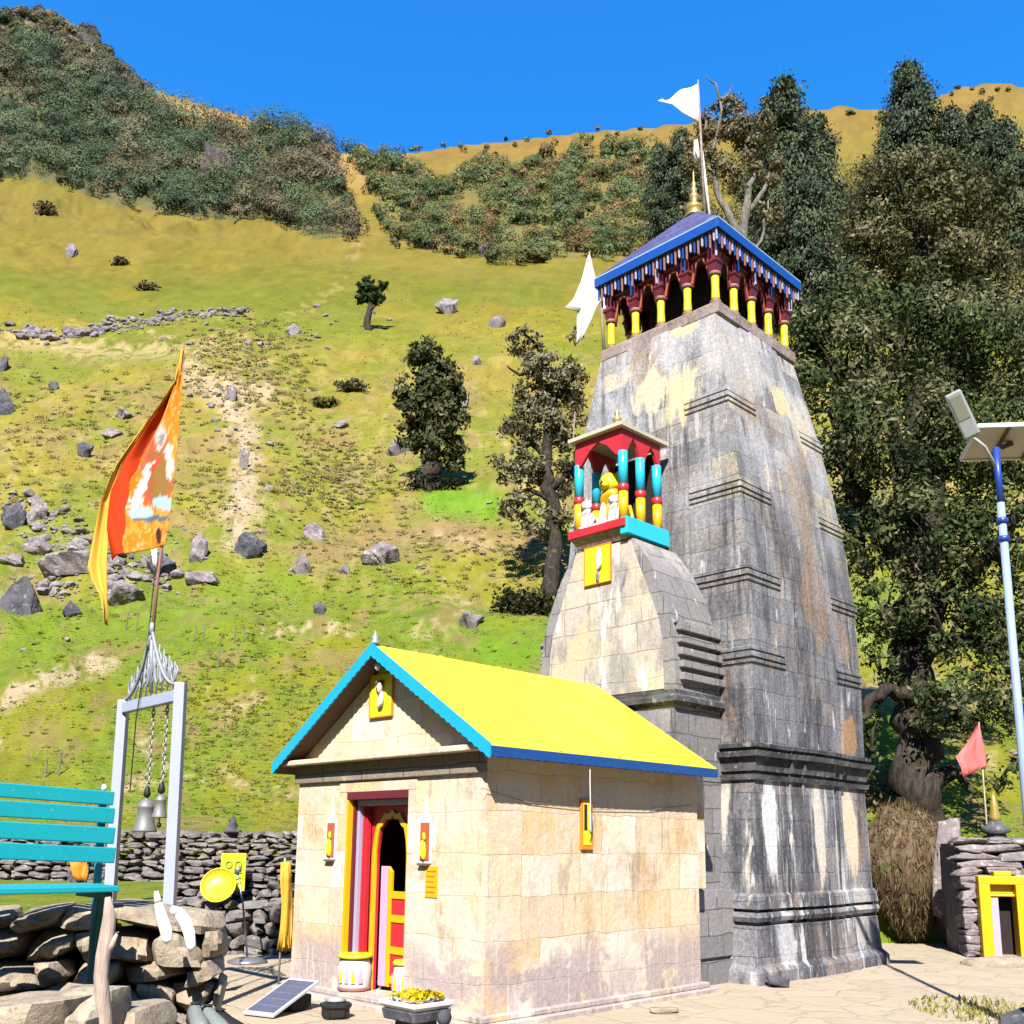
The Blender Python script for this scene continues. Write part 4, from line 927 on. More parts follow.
for (q, w_, d, s_, lab) in foot:
    if lab is None: continue
    c_ = P(q[0], q[1], w_); mb = MB(); mb.slabstone(c_-np.array([0, 0, d[2]*.25]), d, s_+40, .6, .15); o = mb.build('stone', M['fieldstone'], None, 'sharp'); tag(o, lab, 'stone')
mb = MB(); mb.prism([SWp(-3.6, 4.2, -.1), SWp(-1.75, 4.3, -.1), SWp(-1.9, 5.7, -.1), SWp(-3.6, 5.5, -.1)], (0, 0, .95)); o = mb.build('ground_bank', M['fieldstone']); o['kind'] = 'structure'
# bench
br = P(120, 888, 4.98); e1 = np.array(P(0, 884.6, 4.62))-br; e1[2] = 0; e1 /= np.linalg.norm(e1); e2 = np.array([e1[1], -e1[0], 0]); e2 = e2 if e2@F0 > 0 else -e2
seatz = P(120, 889, 4.98)[2]
bench = thing('park_bench', (br[0], br[1], seatz-.47), 'turquoise slatted metal bench with worn paint in front of the low stone wall', 'bench')
B0 = np.array([br[0], br[1], 0.])
def bp(u, v, z): return B0+e1*u+e2*v+np.array([0, 0, z])
BL = 1.75
for i in range(4):
    mb = MB(); mb.bar(bp(0, .06+.12*i, seatz), bp(BL, .06+.12*i, seatz), .105, .028, up=tuple(e2*-1)) if False else mb.box((bp(BL/2, .055+.115*i, seatz)), (BL, .10, .03), math.atan2(e1[1], e1[0]))
    mb.build('seat_slat', M['bench'], bench, bevel=.006)
for i, (ya, yb) in enumerate(((792, 803.5), (809, 822), (829, 842.6), (849, 862))):
    za = P(109, ya, 5.35)[2]; zb_ = P(109, yb, 5.35)[2]; off = .44+.03*(3-i)
    c_ = bp(-.12+BL/2, off, (za+zb_)/2); mb = MB(); z_ = (za+zb_)/2; mb.bar(bp(-.12, off, z_), bp(BL-.12, off, z_+.04*BL), (za-zb_)*1.22, .028, up=tuple(e2)); mb.build('back_slat', M['bench'], bench, bevel=.006)
for u in (-.07, BL-.25):
    mb = MB(); mb.bar(bp(u, .50, seatz-.47), bp(u, .55, seatz+.5), .035, .035); mb.build('back_post', M['bench'], bench, bevel=.004)
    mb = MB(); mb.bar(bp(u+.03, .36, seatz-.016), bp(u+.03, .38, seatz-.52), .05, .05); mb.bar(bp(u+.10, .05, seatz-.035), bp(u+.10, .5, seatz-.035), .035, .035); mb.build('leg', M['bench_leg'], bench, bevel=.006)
    mb = MB(); mb.lathe([(.012, 0), (.016, .015), (.01, .035)], bp(u, .545, seatz+.5), 8); mb.build('bolt', M['white'], bench, True)
# wooden stake
q0 = P(103, 1060, 4.25); q1 = P(106, 897, 4.25)
mb = MB(); pts_ = [q0*(1-k)+q1*k+R0*.012*math.sin(k*9)+F0*.01*math.cos(k*7) for k in np.linspace(-.6, 1, 14)]
mb.tube(pts_, [.027, .026, .028, .027, .026, .028, .026, .028, .031, .029, .030, .032, .027, .012], 10); st = mb.build('wooden_stake', M['weathered_wood'], None, True); tag(st, 'bare weathered wooden stake standing in front of the bench end', 'stake')
mb = MB(); k_ = np.array(pts_[10]); mb.tube([k_, k_+R0*.035+np.array([0, 0, .05]), k_+R0*.05+np.array([0, 0, .09])], [.02, .014, .006], 8); mb.build('stub', M['weathered_wood'], st, True)
# white socks drying on the wall
def sock(pts2, w0, name_label, wid):
    r = thing('sock', P(*pts2[0], w0), name_label, 'sock')
    c_ = [P(x, y, w0-.0) for x, y in pts2]; mb = MB(); rings = []
    for i, (p, wd) in enumerate(zip(c_, wid)):
        t_ = np.array(c_[min(i+1, len(c_)-1)])-np.array(c_[max(i-1, 0)]); t_ /= np.linalg.norm(t_); sd2 = np.cross(t_, F0); sd2 /= np.linalg.norm(sd2)
        a = np.arange(12)*2*math.pi/12; rings.append([np.array(p)+sd2*wd*math.cos(k)+F0*wd*.38*math.sin(k) for k in a])
    mb.loft(rings); mb.build('foot', M['cloth_white'], r, True)
    mb = MB(); rings2 = [[q+(np.array(q)-np.array(rings[0]).mean(0))*.04+np.array([0, 0, .004]) for q in rings[0]], [q+(np.array(q)-np.array(rings[1]).mean(0))*.04 for q in rings[1]]]
    mb.loft(rings2); mb.build('cuff', M['white'], r, True)
sock([(156, 892), (158, 903), (162, 918), (166, 930), (167, 939), (165, 943)], 5.22, 'white sock hanging upright on the near wall, left of the pair', [.010, .022, .030, .033, .028, .010])
sock([(171, 909), (178, 912), (185, 921), (189, 932), (191, 945), (190, 951)], 5.2, 'white sock drooping over the near wall end, right of the pair', [.014, .028, .033, .031, .026, .010])
# dark shoes below the wall end
for (x, y, w_, s_, lab) in ((198, 1012, 4.9, 0, 'grey green shoe with upturned toe, first of those by the wall end'), (214, 1014, 4.95, .2, 'grey green shoe in the middle of those by the wall end'), (229, 1018, 5.0, .4, 'dark shoe nearest the court among those by the wall end')):
    c_ = P(x, y, w_); r = thing('shoe', c_-np.array([0, 0, .06]), lab, 'shoe', None)
    d = rotz(s_)@(-F0*.6+R0*.3); d /= np.linalg.norm(d); sd2 = np.array([-d[1], d[0], 0]); mb = MB(); rings = []
    for (u, hw_, zt) in ((-.13, .02, .05), (-.12, .034, .09), (-.06, .036, .085), (0, .038, .065), (.07, .045, .05), (.12, .038, .04), (.15, .012, .03)):
        b = c_+d*u-np.array([0, 0, .06]); rings.append([b+sd2*hw_, b+sd2*hw_*.9+(0, 0, zt*.6), b+sd2*hw_*.4+(0, 0, zt), b-sd2*hw_*.4+(0, 0, zt), b-sd2*hw_*.9+(0, 0, zt*.6), b-sd2*hw_])
    mb.loft(rings); mb.build('upper', M['shoe'] if s_ < .3 else M['black'], r, True)
    mb = MB(); b = c_-np.array([0, 0, .065]); mb.prism([b+d*-.135+sd2*.03, b+d*-.0+sd2*.04, b+d*.08+sd2*.05, b+d*.155, b+d*.08-sd2*.05, b-sd2*.04, b+d*-.135-sd2*.03], (0, 0, .012)); mb.build('sole', M['black'], r)
    mb = MB(); mb.lathe([(.02, 0), (.028, .003), (.02, .006)], c_+d*-.075+np.array([0, 0, .028]), 12); mb.build('opening', M['black'], r, True)
zt_ = P(214, 1016, 4.95)[2]-.066
for (s_, w_, d, lab) in ((-1.62, 5.05, (.5, .5, .5), 'broad brown stone under the shoes at the wall end'), (-1.95, 5.15, (.4, .45, .5), 'brown stone wedged left of the shoes against the near wall')):
    c_ = SWp(s_, w_, zt_-d[2]/2); mb = MB(); mb.slabstone(c_, d, 61+int(d[0]*10), YAW, .03, 6); o = mb.build('stone', M['fieldstone'], None, 'sharp'); tag(o, lab, 'stone')

# bell frame
rb = P(170, 905, 10.3); lbp = P(109, 895, 11.4)
rb = PZ(169, 0, 0) if False else SWp(*[v for v in sw(P(170, 900, 10.3))], TZ); lbp = SWp(*[v for v in sw(P(111, 885, 11.4))], TZ)
rt = P(181, 683, 10.3); lt = P(124, 700, 11.4)
bf = thing('bell_gantry', (rb+lbp)/2, 'pale grey steel bell frame with wrought iron crest beside the bench', 'bell frame')
for a, b in ((rb, rt), (lbp, lt)):
    MB().bar(a, b, .11, .11).build('post', M['grey_paint'], bf, bevel=.006)
dbe = (rt-lt); dbe /= np.linalg.norm(dbe)
bl_, br_ = lt+np.array([0, 0, -.10])+dbe*.06, rt+np.array([0, 0, -.13])-dbe*.06
MB().bar(bl_, br_, .09, .12).build('beam', M['grey_paint'], bf, bevel=.006)
mb = MB(); pk = P(152, 630, 10.85); mid = (lt+rt)/2
for (e_, sgn) in ((lt, 1), (rt, 1)):
    c_ = []
    for k in np.linspace(0, 1, 14):
        p = e_*(1-k)+pk*k; p = p-np.array([0, 0, .22*math.sin(k*math.pi)*(1 if k > .0 else 0)]); c_.append(p)
    mb.tube(c_, .018, 7)
mb.tube([mid, pk], .022, 7); mb.tube([pk-np.array([0, 0, .05]), pk+np.array([0, 0, .08])], .03, 8)
for k in (.12, .22, .32, .41, .5, .59, .68, .78, .88):          # scrolls
    base = lt*(1-k)+rt*k; hgt = .14+.40*(1-abs(k-.5)*2)
    c_ = [base+dbe*(.09*math.cos(t_)*(1-t_/14))+np.array([0, 0, hgt*.5+hgt*.45*math.sin(t_)*(1-t_/16)]) for t_ in np.linspace(0, 9, 26)]
    mb.tube(c_, .011, 6)
    mb.tube([base+np.array([0, 0, -.04]), base+np.array([0, 0, hgt*1.1])], .010, 6)
mb.build('crest', M['iron'], bf, True)
def bell(top, zb, h, r, label, n):
    b = thing('bell', top, label, 'bell')
    z1 = top[2]
    mb = MB(); z = z1; k = 0
    links = int((z1-(zb+h+.05))/.05)
    for i in range(links):
        c_ = np.array([top[0], top[1], z1-.05*i-.025]); a = (i % 2)*math.pi/2
        ring_ = [c_+np.array([math.cos(a)*.018*math.cos(t_), math.sin(a)*.018*math.cos(t_), .034*math.sin(t_)]) for t_ in np.linspace(0, 2*math.pi, 9)]
        mb.tube(ring_, .007, 5, False)
    mb.build('chain', M['chain'], b, True)
    c_ = (top[0], top[1], zb)
    mb = MB(); mb.lathe([(r, 0), (r*1.02, h*.05), (r*.82, h*.2), (r*.7, h*.45), (r*.66, h*.7), (r*.74, h*.74), (r*.7, h*.78), (r*.6, h*.86), (r*.4, h*.95), (r*.12, h*1.0), (r*.1, h*1.12)], c_, 24); mb.build('body', M['bell'], b, True)
    mb = MB(); mb.tube([(top[0], top[1], zb+h*.4), (top[0], top[1], zb-.07)], .008, 6); mb.lathe([(.0, -.05), (.025, -.03), (.025, 0), (.0, .02)], (top[0], top[1], zb-.06), 10); mb.build('clapper', M['black'], b, True)
    mb = MB(); mb.lathe([(.03, 0), (.04, .03), (.025, .1), (.012, .12)], (top[0], top[1], zb+h*1.05), 10); mb.build('hanger', M['black'], b, True)
tp1 = P(154, 706, 10.9); bell(tp1, P(145, 832, 10.9)[2], .36, .13, 'larger bronze bell hanging on a chain in the grey frame', 1)
tp2 = P(168, 703, 10.65); bell(tp2, P(163, 818, 10.65)[2], .25, .085, 'smaller bronze bell hanging right of the larger one', 2)
mb = MB(); mb.tube([P(156, 560, 11.), P(148, 640, 10.9), P(136, 720, 10.9), P(130, 790, 11)], .007, 5); o = mb.build('bell_rope', M['black']); tag(o, 'thin dark rope running down from the flag pole to the bell frame', 'rope')
# orange flag on its pole above the frame
wf_ = 10.85
fp0 = P(152, 640, wf_); fl = thing('flag', fp0, 'large orange and red painted flag with yellow tail on a pole above the bell frame', 'flag')
mb = MB(); hoist = [(152, 640), (157, 555), (166, 543), (172, 500), (178, 440), (182, 390), (183.5, 345)]; mb.tube([P(x, y, wf_) for x, y in [(152, 640), (158, 575), (168, 500), (178, 420), (184, 344)]], [.022, .02, .018, .015, .01], 8); mb.build('pole', M['dusty_red'], fl, True)
RW = lambda l, w: [(P(*a, w), P(*b, w)) for a, b in l]
def painted_flag(rows, w0, parent):
    m, n = 70, 60; hs_ = np.array([r[0] for r in rows], float); fs_ = np.array([r[1] for r in rows], float); tt = np.linspace(0, len(rows)-1, m)
    it = lambda A_: np.stack([np.interp(tt, np.arange(len(rows)), A_[:, k]) for k in range(2)], 1)
    h_, f_ = it(hs_), it(fs_); V, Cc = [], []
    for i in range(m):
        for j in range(n):
            k = j/(n-1); x, y = h_[i]*(1-k)+f_[i]*k
            V.append(P(x, y, w0)+F0*(.07*k*math.sin(1.2+k*7+i*.07)+.03*k*math.sin(i*.16+k*15))); Cc.append((x, y, k))
    V = np.array(V); Cc = np.array(Cc); X_, Y_, K_ = Cc.T
    c_ = np.tile((.88, .27, .015), (len(V), 1)); no = fbm(X_*.22, Y_*.16, 5, 4); no2 = fbm(X_*.5, Y_*.35, 8, 3)
    def put(mask, k): c_[mask] = np.array(k)
    put((no > .56), (.92, .40, .05)); put(no2 > .66, (.80, .50, .18))
    wv_ = (no-.5)*16
    put(((X_+wv_-157)/17)**2+((Y_-470)/38)**2 < 1, (.60, .16, .07)); put(((X_+wv_-158)/11)**2+((Y_-476)/26)**2 < 1, (.38, .20, .05))
    put(((X_+wv_-160)/6)**2+((Y_-438)/14)**2 < 1, (.72, .62, .58)); put(((X_+wv_-160)/3)**2+((Y_-441)/7)**2 < 1, (.40, .30, .28))
    put(((X_+wv_*.7-170)/4.5)**2+((Y_-462)/18)**2 < 1, (.82, .66, .62)); put((np.abs((X_-140)+(Y_-488)*.38+wv_*.5) < 4.5) & (Y_ > 462) & (Y_ < 508), (.86, .72, .70))
    put((np.abs((X_-150)+(Y_-480)*.3+wv_) < 2.2) & (Y_ > 455) & (Y_ < 504), (.72, .10, .05))
    put((((X_-163)/11)**2+((Y_-503+wv_*.3)/7)**2 < 1), (.48, .66, .76)); put((((X_-141)/12)**2+((Y_-512+wv_*.3)/7)**2 < 1), (.55, .68, .72)); put((((X_-153)/20)**2+((Y_-519+wv_*.3)/3)**2 < 1), (.14, .20, .24))
    put(((X_-158.5)/3)**2+((Y_-536)/8)**2 < 1, (.10, .03, .03))
    put(K_ > .74+.02*np.sin(Y_*.2), (.80, .065, .012)); put((K_ > .735+.02*np.sin(Y_*.2)) & (K_ < .75+.02*np.sin(Y_*.2)), (.55, .04, .01))
    idx_ = np.arange(m*n).reshape(m, n); f = np.stack([idx_[:-1, :-1], idx_[:-1, 1:], idx_[1:, 1:], idx_[1:, :-1]], -1).reshape(-1, 4)
    org = ORG[parent.name]; me = bpy.data.meshes.new('cloth'); me.from_pydata((V-org).tolist(), [], f.tolist()); me.polygons.foreach_set('use_smooth', [True]*len(me.polygons))
    ca = me.color_attributes.new('Col', 'FLOAT_COLOR', 'POINT'); cc = np.ones((len(V), 4)); cc[:, :3] = c_; ca.data.foreach_set('color', cc.ravel().astype(np.float32)); me.materials.append(M['dry_leaf'])
    o_ = bpy.data.objects.new('cloth', me); col.objects.link(o_); o_.parent = parent; ORG[o_.name] = org
    so_ = o_.modifiers.new('thickness', 'SOLIDIFY'); so_.thickness = .004
painted_flag([((182.5, 372), (178, 378)), ((181, 400), (158, 412)), ((178, 440), (125, 462)), ((174, 480), (113, 492)), ((170, 520), (109, 530)), ((165, 545), (110, 559))], wf_-.03, fl)
cloth(RW([((183, 348), (181, 352)), ((180, 378), (174, 386)), ((158, 411), (151, 417)), ((125, 462), (118, 467)), ((113, 492), (102, 503)), ((109, 530), (94, 540)), ((107, 560), (88, 568)), ((107, 585), (90, 580)), ((107, 600), (101, 598)), ((108, 626), (105, 624))], wf_-.03), M['flag_yellow'], 'tail', fl, F0, .06, seed=9)
cloth(RW([((157, 548), (152, 550)), ((157, 560), (153, 562)), ((156, 568), (154, 568))], wf_-.05), M['flag_white'], 'knot', fl, F0, .02, seed=2)

# rear dry stone wall with the objects in front of it
wr_ = 17.45
q0, q1 = P(-150, 850, 17.6), P(345, 850, 17.5)
stone_wall('rear_stone_wall', q0, q1, -.15, 1.84, .42, .26, .11, M['wallstone'], 'grey dry stone wall behind the bell frame and the hall', 23, .1)
mb = MB(); c_ = P(232, 838, wr_); mb.lathe([(.16, 0), (.16, .04), (.06, .06), (.09, .12), (.05, .2), (.02, .3)], (c_[0], c_[1], 1.84), 12); o = mb.build('stone_finial', M['boulder_dark'], None, True); tag(o, 'small grey stone finial standing on top of the rear wall', 'finial')
stone_wall('stone_ledge', P(150, 930, 16.95), P(292, 930, 16.9), -.15, .72, .5, .34, .17, M['wallstone'], 'low rubble ledge along the foot of the rear wall beside the hall', 29, .15)
# round yellow dish
c_ = P(219, 886, 16.7); R_ = np.stack([R0, np.cross(-F0*.93+np.array([0, 0, .36]), R0), -F0*.93+np.array([0, 0, .36])], 1)
dsh = thing('dish', (c_[0], c_[1], c_[2]-.3), 'round yellow dish leaning against the rear stone wall', 'dish')
MB().lathe([(.0, .0), (.2, .01), (.27, .05), (.285, .06), (.285, .045), (.2, -.01), (.0, -.02)], c_, 28, R_).build('bowl', M['yellow'], dsh, True)
mb = MB(); a_ = np.linspace(0, 6.283, 25); mb.tube([c_+R_@np.array([.285*math.cos(k), .285*math.sin(k), .055]) for k in a_], .012, 6, False); mb.build('rim', M['yellow_bright'], dsh, True)
# yellow sign with green rings
c_ = P(233, 872, 16.95); sg = thing('sign', (c_[0], c_[1], c_[2]-.3), 'yellow board with green painted rings propped behind the dish', 'sign')
R_ = np.stack([R0, -F0, np.array([0, 0, 1.])], 1)
MB().box(c_, (.42, .02, .62), R=R_).build('board', M['yellow_bright'], sg, bevel=.004)
mb = MB()
for (u, v) in ((-.07, .12), (.09, .12)): mb.tube([c_+R0*(u+.05*math.cos(k))-F0*.018+np.array([0, 0, v+.055*math.sin(k)]) for k in np.linspace(0, 6.283, 15)], .012, 5, False)
for v in (-.02, -.1, -.18): mb.tube([c_+R0*u-F0*.018+np.array([0, 0, v+.012*math.sin(u*60)]) for u in np.linspace(-.13, .15, 14)], .011, 5)
mb.build('lettering', M['green_paint'], sg, True)
# metal stand with round base
c0 = P(248, 950, 15.6); c0[2] = GZ
sd2 = thing('metal_stand', c0, 'thin metal stand on a round grey base near the yellow dish', 'stand')
mb = MB(); mb.lathe([(.29, 0), (.3, .03), (.2, .07), (.05, .09)], c0, 24); mb.build('base', M['steel'], sd2, True)
mb = MB(); mb.tube([c0+(0, 0, .05), P(243, 905, 15.6), P(238, 873, 15.6)], [.018, .015, .012], 8); mb.build('rod', M['steel'], sd2, True)
mb = MB(); mb.rock(P(238, 870, 15.6), (.1, .1, .12), 4, 2, 4); mb.build('head', M['steel'], sd2, True)
# orange cloth banner at the hall corner
bq = P(284, 950, 13.6); bn = thing('banner', (bq[0], bq[1], GZ), 'orange yellow cloth banner hanging at the left corner of the hall', 'banner')
cloth(RW([((281, 862), (291, 862)), ((280, 880), (291, 880)), ((282, 905), (291, 905)), ((280, 930), (291, 930)), ((277, 950), (291, 952))], 13.3), M['flag_yellow'], 'cloth', bn, F0, .08, seed=7)
mb = MB(); mb.tube([P(285, 858, 13.35), np.array([P(285, 858, 13.35)[0], P(285, 858, 13.35)[1], GZ])], .015, 6); mb.build('pole', M['weathered_wood'], bn, True)
# orange cloth behind the bench
oc = P(80, 872, 15.8); ocb = thing('cloth', (oc[0], oc[1], TZ), 'orange cloth draped over a stone, seen under the bench slats', 'cloth')
cloth(RW([((70, 862), (88, 861)), ((71, 868), (90, 867)), ((72, 874), (89, 875)), ((76, 880), (87, 882))], 15.8), M['orange'], 'drape', ocb, F0, .08, seed=11)
mb = MB(); mb.rock(P(80, 878, 16.1), (.4, .3, .4), 5, 2); mb.build('stone', M['wallstone'], ocb)
# little solar panel
c_ = P(282, 993, 11.2); c_[2] = GZ+.16
sp = thing('solar_panel', (c_[0], c_[1], GZ), 'small solar panel lying tilted on the court left of the door', 'solar panel')
ax_ = P(298, 985, 11.4)-P(262, 1002, 10.9); ax_[2] = 0; ax_ /= np.linalg.norm(ax_); ay_ = np.array([-ax_[1], ax_[0], 0]); nz_ = np.array([0, 0, 1.])
ta = .35; ex = ax_*math.cos(ta)+nz_*math.sin(ta); en = np.cross(ex, ay_); Rp = np.stack([ex, ay_, en], 1)
MB().box(c_, (.78, .42, .03), R=Rp).build('frame', M['alu'], sp, bevel=.004)
mb = MB()
for i in range(5):
    for j in range(3): mb.box(c_+ex*(-.28+.14*i)+ay_*(-.125+.125*j)+en*.0175, (.132, .118, .003), R=Rp)
mb.build('cells', M['panel_cell'], sp)
mb = MB(); b_ = c_+ax_*.22; mb.aabb((b_[0]-.13, b_[1]-.13, GZ), (b_[0]+.13, b_[1]+.13, GZ+.17)); mb.build('box', M['black'], sp, bevel=.01)
# dark lantern box
c_ = P(336, 1001, 10.9); c_[2] = GZ
lb = thing('lantern', c_, 'squat black lantern standing left of the door step', 'lantern')
mb = MB(); mb.lathe([(.13, 0), (.15, .03), (.15, .10), (.17, .12), (.17, .15), (.1, .17)], c_, 8); mb.build('body', M['black'], lb, bevel=.004)
mb = MB(); mb.lathe([(.09, .17), (.11, .18), (.06, .21), (.02, .215)], c_, 12); mb.build('lid', M['lamp_grey'], lb, True)
for a in range(4):
    d = np.array([math.cos(a*1.57+.4), math.sin(a*1.57+.4), 0]); mb = MB(); mb.box(c_+d*.13+(0, 0, .035), (.04, .04, .07), a*1.57+.4); mb.build('foot', M['black'], lb)
# offering stand
c_ = P(416, 1020, 9.3); c_[2] = GZ+.10
of_ = thing('offering_stand', c_, 'dark stone offering stand with a white tray in front of the door', 'offering stand')
mb = MB(); mb.loft([[(c_[0]+a*r, c_[1]+b*r*.9, c_[2]+z) for a, b in ((-1, -1), (1, -1), (1, 1), (-1, 1))] for z, r in ((0, .2), (.05, .2), (.06, .15), (.16, .14), (.17, .22), (.26, .24), (.265, .2))]); mb.build('pedestal', M['boulder_dark'], of_, bevel=.01)
mb = MB(); mb.loft([[(c_[0]+a*r, c_[1]+b*r*.9, c_[2]+z) for a, b in ((-1, -1), (1, -1), (1, 1), (-1, 1))] for z, r in ((.266, .22), (.30, .255), (.335, .26), (.335, .235), (.30, .22))]); mb.build('tray', M['white'], of_, bevel=.006)
mb = MB(); q = c_+np.array([.27, .1, .2]); mb.lathe([(.03, -.05), (.07, -.02), (.07, .02), (.03, .05)], q, 12, np.stack([np.array([0, 0, 1.]), np.array([0, 1., 0]), np.array([-1., 0, 0])], 1)); mb.build('knob', M['boulder_dark'], of_, True)
pts_ = np.stack([rg.uniform(-.2, .2, 240), rg.uniform(-.17, .17, 240), np.zeros(240)], 1); pts_[:, 2] = .34+.08*np.exp(-(pts_[:, 0]**2+pts_[:, 1]**2)*20)*rg.uniform(.3, 1, 240)+.09*np.clip(pts_[:, 0]-.05, 0, 1)*rg.uniform(0, 4, 240)
o = quads('marigold_petals', pts_+c_, .055, .8, np.tile((.85, .62, .02), (240, 1))*rg.uniform(.8, 1.1, (240, 1)), M['dry_leaf'], None, 5); tag(o, 'heap of yellow marigold petals on the white offering tray', 'flowers', kind='stuff')

# small stone beside the tower foot
for (x, y, d, lab) in ((778, 987, (.26, .2, .16), 'small grey stone block at the foot of the tower corner'), (664, 1013, (.3, .12, .06), 'flat stone lying on the court before the hall side')):
    c_ = PZ(x, y, GZ); mb = MB(); mb.slabstone(c_+np.array([0, 0, d[2]*.42]), d, 77+x, .9, .1); o = mb.build('stone', M['boulder_dark'] if x > 700 else M['fieldstone'], None, True); tag(o, lab, 'stone')

# ================================================================== RIGHT SIDE
# solar street lamp
lb0 = SWp(*sw(P(1009, 600, 10.)), GZ); lpt = np.array([lb0[0], lb0[1], P(1000, 448, 10.)[2]])
lmp = thing('street_lamp', lb0, 'solar street lamp on a pale blue pole at the right edge', 'street lamp')
tl = R0*-.07; lean = lambda z: lb0*np.array([1, 1, 0])+R0*(-.0)+np.array([0, 0, z])
zt = lpt[2]
MB().tube([lean(GZ), lean(zt-.62)], [.047, .04], 12).build('pole', M['lamp_pole'], lmp, True)
MB().tube([lean(zt-.619), lean(zt)], .035, 12).build('upper_pole', M['lamp_blue'], lmp, True)
mb = MB()
for z in (zt-.85, zt-1.05): mb.lathe([(.05, 0), (.062, .01), (.062, .05), (.05, .06)], lean(z), 12)
mb.build('clamp', M['lamp_blue'], lmp, True)
pc = lean(zt+.12)+R0*.22+F0*.1
nx = R0*.97-F0*.1; nx /= np.linalg.norm(nx); ny0 = F0*.95-np.array([0, 0, .22]); ny0 -= nx*(ny0@nx); ny0 /= np.linalg.norm(ny0); nzz = np.cross(nx, ny0); Rl = np.stack([nx, ny0, nzz], 1)
pan = MB().box(pc, (.86, .60, .03), R=Rl).build('panel', M['panel_back'], lmp, bevel=.004)
mb = MB()
for (u, v, a, b) in ((0, .30, .88, .025), (0, -.30, .88, .025), (.43, 0, .025, .6), (-.43, 0, .025, .6)): mb.box(pc+nx*u+ny0*v-nzz*.006, (a, b, .05), R=Rl)
mb.build('panel_frame', M['alu'], pan)
mb = MB(); mb.box(pc+nx*-.12-nzz*.03, (.03, .58, .03), R=Rl); mb.box(pc+nx*.22-nzz*.03, (.03, .58, .03), R=Rl); mb.bar(lean(zt-.02), pc-nzz*.03, .05, .05); mb.build('bracket', M['wood_soffit'], lmp)
hA = P(973, 437, 9.9); hB = P(952, 392, 9.75); dh = (hB-hA)/np.linalg.norm(hB-hA)
mb = MB(); mb.tube([lean(zt-.25), lean(zt-.1)*.5+hA*.5, hA], .018, 8); mb.build('arm', M['lamp_grey'], lmp, True)
up_ = np.array([0, 0, 1.])-dh*dh[2]; up_ = up_/np.linalg.norm(up_); up_ = up_*.5+np.cross(dh, F0)*.0-F0*-.6; up_ -= dh*(up_@dh); up_ /= np.linalg.norm(up_); sdv = np.cross(dh, up_)
Rh = np.stack([sdv, dh, up_], 1); hc = (hA+hB)/2
hd = MB().box(hc, (.17, .52, .05), R=Rh).build('lamp_head', M['lamp_grey'], lmp, bevel=.02)
MB().box(hc+dh*.08-up_*.027, (.12, .27, .006), R=Rh).build('lens', M['lens'], hd, bevel=.004)

# small shrine
wS = 17.3
sc = SWp(*sw(P(998, 900, wS)), GZ)
sdir = rotz(rad(-8))@R0; sback = np.array([-sdir[1], sdir[0], 0]); ang = math.atan2(sdir[1], sdir[0])
shr = thing('shrine', sc, 'little grey stone shrine with bright yellow door frame', 'shrine')
def sp_(u, v, z): return sc+sdir*u+sback*v+np.array([0, 0, z])
mb = MB(); k = 0; z = 0
while z < 1.92:
    h = .11+.04*((k*37) % 5)/5; u = -.56; ins = .0 if z < 1.35 else .02
    for (ua, ub) in (((-.56, -.345), (.405, 1.5)) if z+h < 1.36 else ((-.58, 1.5),)):
        u = ua
        while u < ub-.02:
            l = .36+.4*((k*53) % 7)/7; l = ub-u if ub-u-l < .12 else l
            mb.slabstone(sp_(u+l/2, .25+.02*((k*13) % 3), z+h/2), (l*1.01, .5, h*1.03), 3000+k, ang, .012, 5, 3); u += l; k += 1
    z += h
mb.build('wall', M['boulder'], shr, 'sharp')
mb = MB(); mb.box(sp_(.62, .95, .95), (2.2, 1.0, 1.9), ang); mb.build('core', M['wallstone'], shr)
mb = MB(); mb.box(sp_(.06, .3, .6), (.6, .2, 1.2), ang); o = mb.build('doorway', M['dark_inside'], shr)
yfr = MB()
def yb(u0, u1, v0, v1, z0, z1): yfr.box(sp_((u0+u1)/2, (v0+v1)/2, (z0+z1)/2), (u1-u0, v1-v0, z1-z0), ang)
yb(-.34, -.16, -.16, .1, 0, 1.22); yb(.25, .40, -.16, .1, 0, 1.22); yb(-.34, .40, -.16, .1, 1.221, 1.36); yb(-.08, .20, -.15, .1, 1.361, 1.44); yb(-.159, .249, -.08, .1, 1.02, 1.06); yb(-.159, .249, -.02, .1, 1.061, 1.22)
yfr.build('door_frame', M['yellow'], shr, bevel=.01)
mb = MB(); mb.box(sp_(-.09, -.02, .5), (.12, .16, 1.0), ang); mb.build('inner_jamb', M['lilac'], shr)
mb = MB(); mb.box(sp_(.0, .05, .02), (.7, .5, .05), ang); mb.build('threshold', M['fieldstone'], shr)
mb = MB(); mb.lathe([(.26, 0), (.27, .06), (.17, .1), (.15, .16), (.25, .19), (.22, .27), (.12, .34), (.1, .38)], sp_(.17, .35, 1.92), 14); mb.build('roof_stone', M['boulder_dark'], shr, True)
mb = MB(); mb.lathe([(.09, 0), (.1, .08), (.07, .2), (.075, .26), (.045, .38), (.01, .52)], sp_(.17, .35, 2.29), 12); mb.build('finial', M['gold'], shr, True)
c_ = PZ(1010, 966, GZ); mb = MB(); mb.slabstone(c_+np.array([0, 0, .05]), (1.3, .5, .16), 91, .75, .03); o = mb.build('stone_slab', M['fieldstone'], None, True); tag(o, 'long flat stone slab lying in front of the little shrine', 'slab')
c_ = PZ(1035, 1035, GZ); mb = MB(); mb.rock(c_+np.array([0, 0, .1]), (.5, .5, .34), 14, 3); o = mb.build('rock', M['boulder_dark'], None); tag(o, 'dark rock at the bottom right corner of the court', 'rock')

